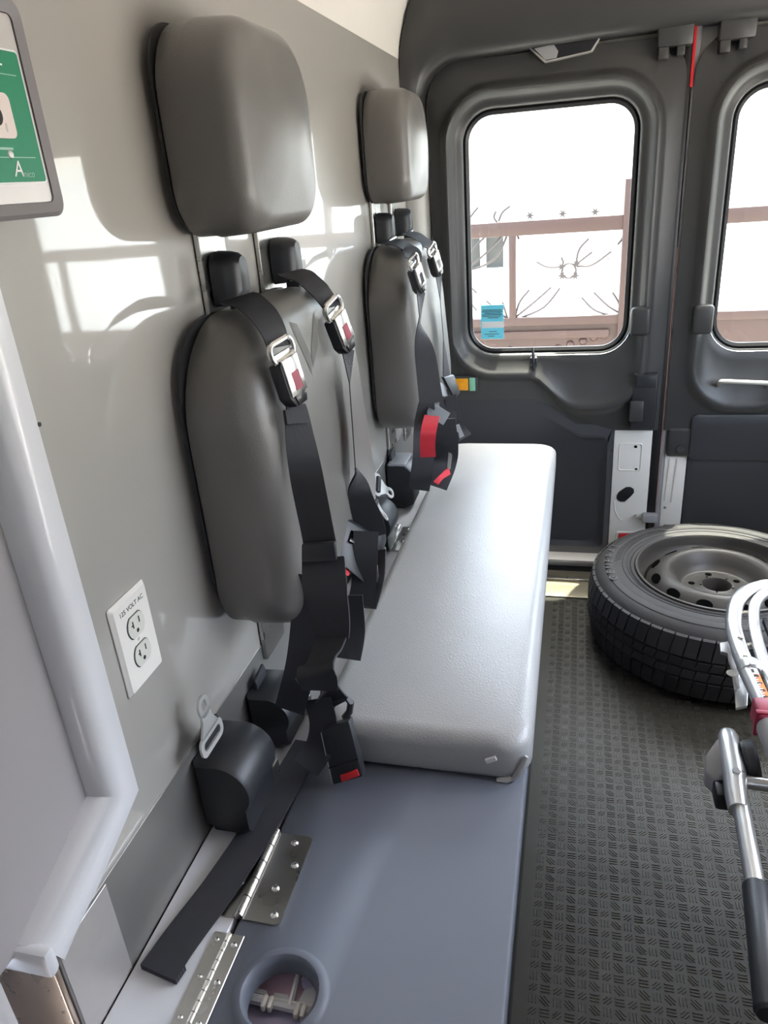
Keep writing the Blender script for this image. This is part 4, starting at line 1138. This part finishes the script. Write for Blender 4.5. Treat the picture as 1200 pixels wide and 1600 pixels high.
ca = MB().lathe([(.014, -.010), (.030, -.011), (.0345, -.006), (.0345, .006), (.030, .011), (.014, .010)], 28, wm).build('caster_wheel', 'blackp', st)
MB().lathe([(0, .012), (.008, .012), (.015, .009), (.015, -.009), (.008, -.012), (0, -.012)], 20, wm).build('caster_hub', 'rubber', ca)
# back frame: outer and inner bent tubes
def smooth_path(pts, n=6):
    pts = [Vector(p) for p in pts]; out = []
    for i in range(len(pts) - 1):
        p0 = pts[max(i - 1, 0)]; p1 = pts[i]; p2 = pts[i + 1]; p3 = pts[min(i + 2, len(pts) - 1)]
        for k in range(n):
            t = k / n
            out.append(0.5 * ((2 * p1) + (p2 - p0) * t + (2 * p0 - 5 * p1 + 4 * p2 - p3) * t * t + (3 * p1 - p0 - 3 * p2 + p3) * t ** 3))
    out.append(pts[-1]); return out
ZS = .50
outer = [onz(1210, 1150, ZS), onz(1190, 1096, ZS), onz(1165, 1040, ZS), onz(1152, 1005, ZS), onz(1146, 975, ZS), onz(1150, 945, ZS), onz(1165, 927, ZS), onz(1185, 919, ZS), onz(1215, 917, ZS), (1.06, 1.395, ZS), (1.22, 1.36, ZS), (1.262, 1.29, ZS), (1.262, 1.0, ZS)]
MB().tube(smooth_path(outer), .0142, 14).build('outer_rail', 'alum', st)
inner = [onz(1216, 1090, ZS), onz(1200, 1052, ZS), onz(1186, 1012, ZS), onz(1178, 975, ZS), onz(1180, 945, ZS), onz(1195, 928, ZS), onz(1215, 923, ZS), (1.06, 1.355, ZS), (1.19, 1.31, ZS), (1.21, 1.25, ZS), (1.21, 1.0, ZS)]
MB().tube(smooth_path(inner), .0105, 12).build('inner_rail', 'alum', st)
q0 = onz(1178, 1040, ZS); q1 = onz(1183, 1054, ZS)
dv = (onz(1190, 1096, ZS) - onz(1165, 1040, ZS)).normalized()
c0 = onz(1172, 1047, ZS)
MB().tube([c0 - dv * .016, c0 - dv * .013, c0 + dv * .008, c0 + dv * .011], [.0150, .0185, .0185, .0150], 18).build('collar', 'alum', st)
for px, py in ((1157, 997), (1166, 1026)):
    p = onz(px, py, ZS + .0135)
    MB().lathe([(0, .004), (.003, .0038), (.005, .002), (.005, -.003)], 6, Matrix.Translation(p)).build('rail_bolt', 'chrome', st)
# orange and white sticker wrapped round the rail below the collar
def wrap(c, L, a0, a1, r_, m, name, parent):
    side = Vector((-dv.y, dv.x, 0)).normalized()
    if side.x > 0: side = -side
    rg = []
    for t in (0, 1):
        ring_ = []
        for k in range(9):
            a = math.radians(a0 + (a1 - a0) * k / 8)
            ring_.append(c + dv * (L * t) + side * (r_ * math.cos(a)) + Vector((0, 0, 1)) * (r_ * math.sin(a)))
        for k in range(8, -1, -1):
            a = math.radians(a0 + (a1 - a0) * k / 8)
            ring_.append(c + dv * (L * t) + side * ((r_ - .0006) * math.cos(a)) + Vector((0, 0, 1)) * ((r_ - .0006) * math.sin(a)))
        rg.append(ring_)
    return MB().rings(rg).build(name, m, parent)
stk_ = wrap(c0 + dv * .014, .016, 25, 110, .0147, 'paper', 'white_sticker', st)
so_ = wrap(c0 + dv * .030, .062, 25, 110, .0147, 'orange', 'orange_sticker', st)
wrap(c0 + dv * .017, .009, 55, 85, .0150, 'ink', 'sticker_mark', stk_)
for k, L_ in ((.032, .006), (.052, .004), (.070, .005), (.086, .004)):
    wrap(c0 + dv * k, L_, 30, 100, .0149, 'ink', 'sticker_mark', so_)
for k in range(9):
    wrap(c0 + dv * (.038 + k * .0058), .0026, 62 + (k % 3) * 4, 82 + (k % 2) * 6, .01505, 'paper', 'sticker_print', so_)
k0 = onz(1196, 1104, ZS); k1 = onz(1212, 1160, ZS)
dk = (k1 - k0).normalized()
MB().box((-.022, -.05, -.020), (.022, .0, .020), .007, 3, frame_mtx(k0, (1, 0, 0), -dk)).build('rail_clamp', 'crimson', st)
MB().box((-.024, -.045, -.022), (.024, -.036, .022), .002, 2, frame_mtx(k0, (1, 0, 0), -dk)).build('clamp_band', 'crimson', st)
MB().tube([k0 + dk * .05, k0 + dk * .10, k0 + dk * .115], [.021, .018, .014], 14).build('clamp_sleeve', 'gplast', st)
# pivot bracket hanging under the outer rail
pb = [onz(1125, 1004, .47), onz(1146, 1000, .47), onz(1152, 1040, .47), onz(1156, 1075, .47), onz(1148, 1077, .47), onz(1142, 1040, .47), onz(1138, 1020, .47), onz(1126, 1018, .47)]
br = MB().prism(pb, (0, 0, -.006), .0015).build('pivot_bracket', 'plate', st)
MB().prism([onz(1145, 1030, .46), onz(1170, 1062, .46), onz(1168, 1102, .46), onz(1150, 1106, .46)], (0, 0, -.006), .0015).build('pivot_plate', 'alum', st)
MB().lathe([(0, .0015), (.009, .0014), (.0105, 0)], 18, Matrix.Translation(onz(1145, 1052, .4705))).build('pivot_disc', 'ivory', br)
MB().tube([onz(1158, 958, ZS), onz(1176, 957, ZS)], .0035, 8).build('spacer_pin', 'chrome', st)
MB().tube([onz(1166, 1010, ZS - .006), onz(1190, 1006, ZS - .006)], .006, 8).build('spacer_pin', 'alum', st)
# black seat sling between the inner rails, and the legs that stand on the floor
MB().box((.862, .90, .470), (1.20, 1.32, .482), .004).build('seat_sling', 'web', st)
MB().tube([(.845, 1.03, .462), (.875, 1.26, .462)], .006, 8).build('sling_bar', 'chrome', st)
for y in (.965, 1.31):
    MB().tube([(1.262, y, .50), (1.262, y, .39), (1.275, y + .01, .06)], .0125, 12).build('leg', 'alum', st)
    MB().lathe([(.012, -.012), (.046, -.012), (.050, -.007), (.050, .007), (.046, .012), (.012, .012)], 26, Matrix.Translation((1.275, y + .012, .0502)) @ Matrix.Rotation(PI / 2, 4, 'Y')).build('floor_wheel', 'blackp', st)
    MB().tube([(1.255, y + .012, .0502), (1.295, y + .012, .0502)], .011, 10).build('axle', 'steel', st)
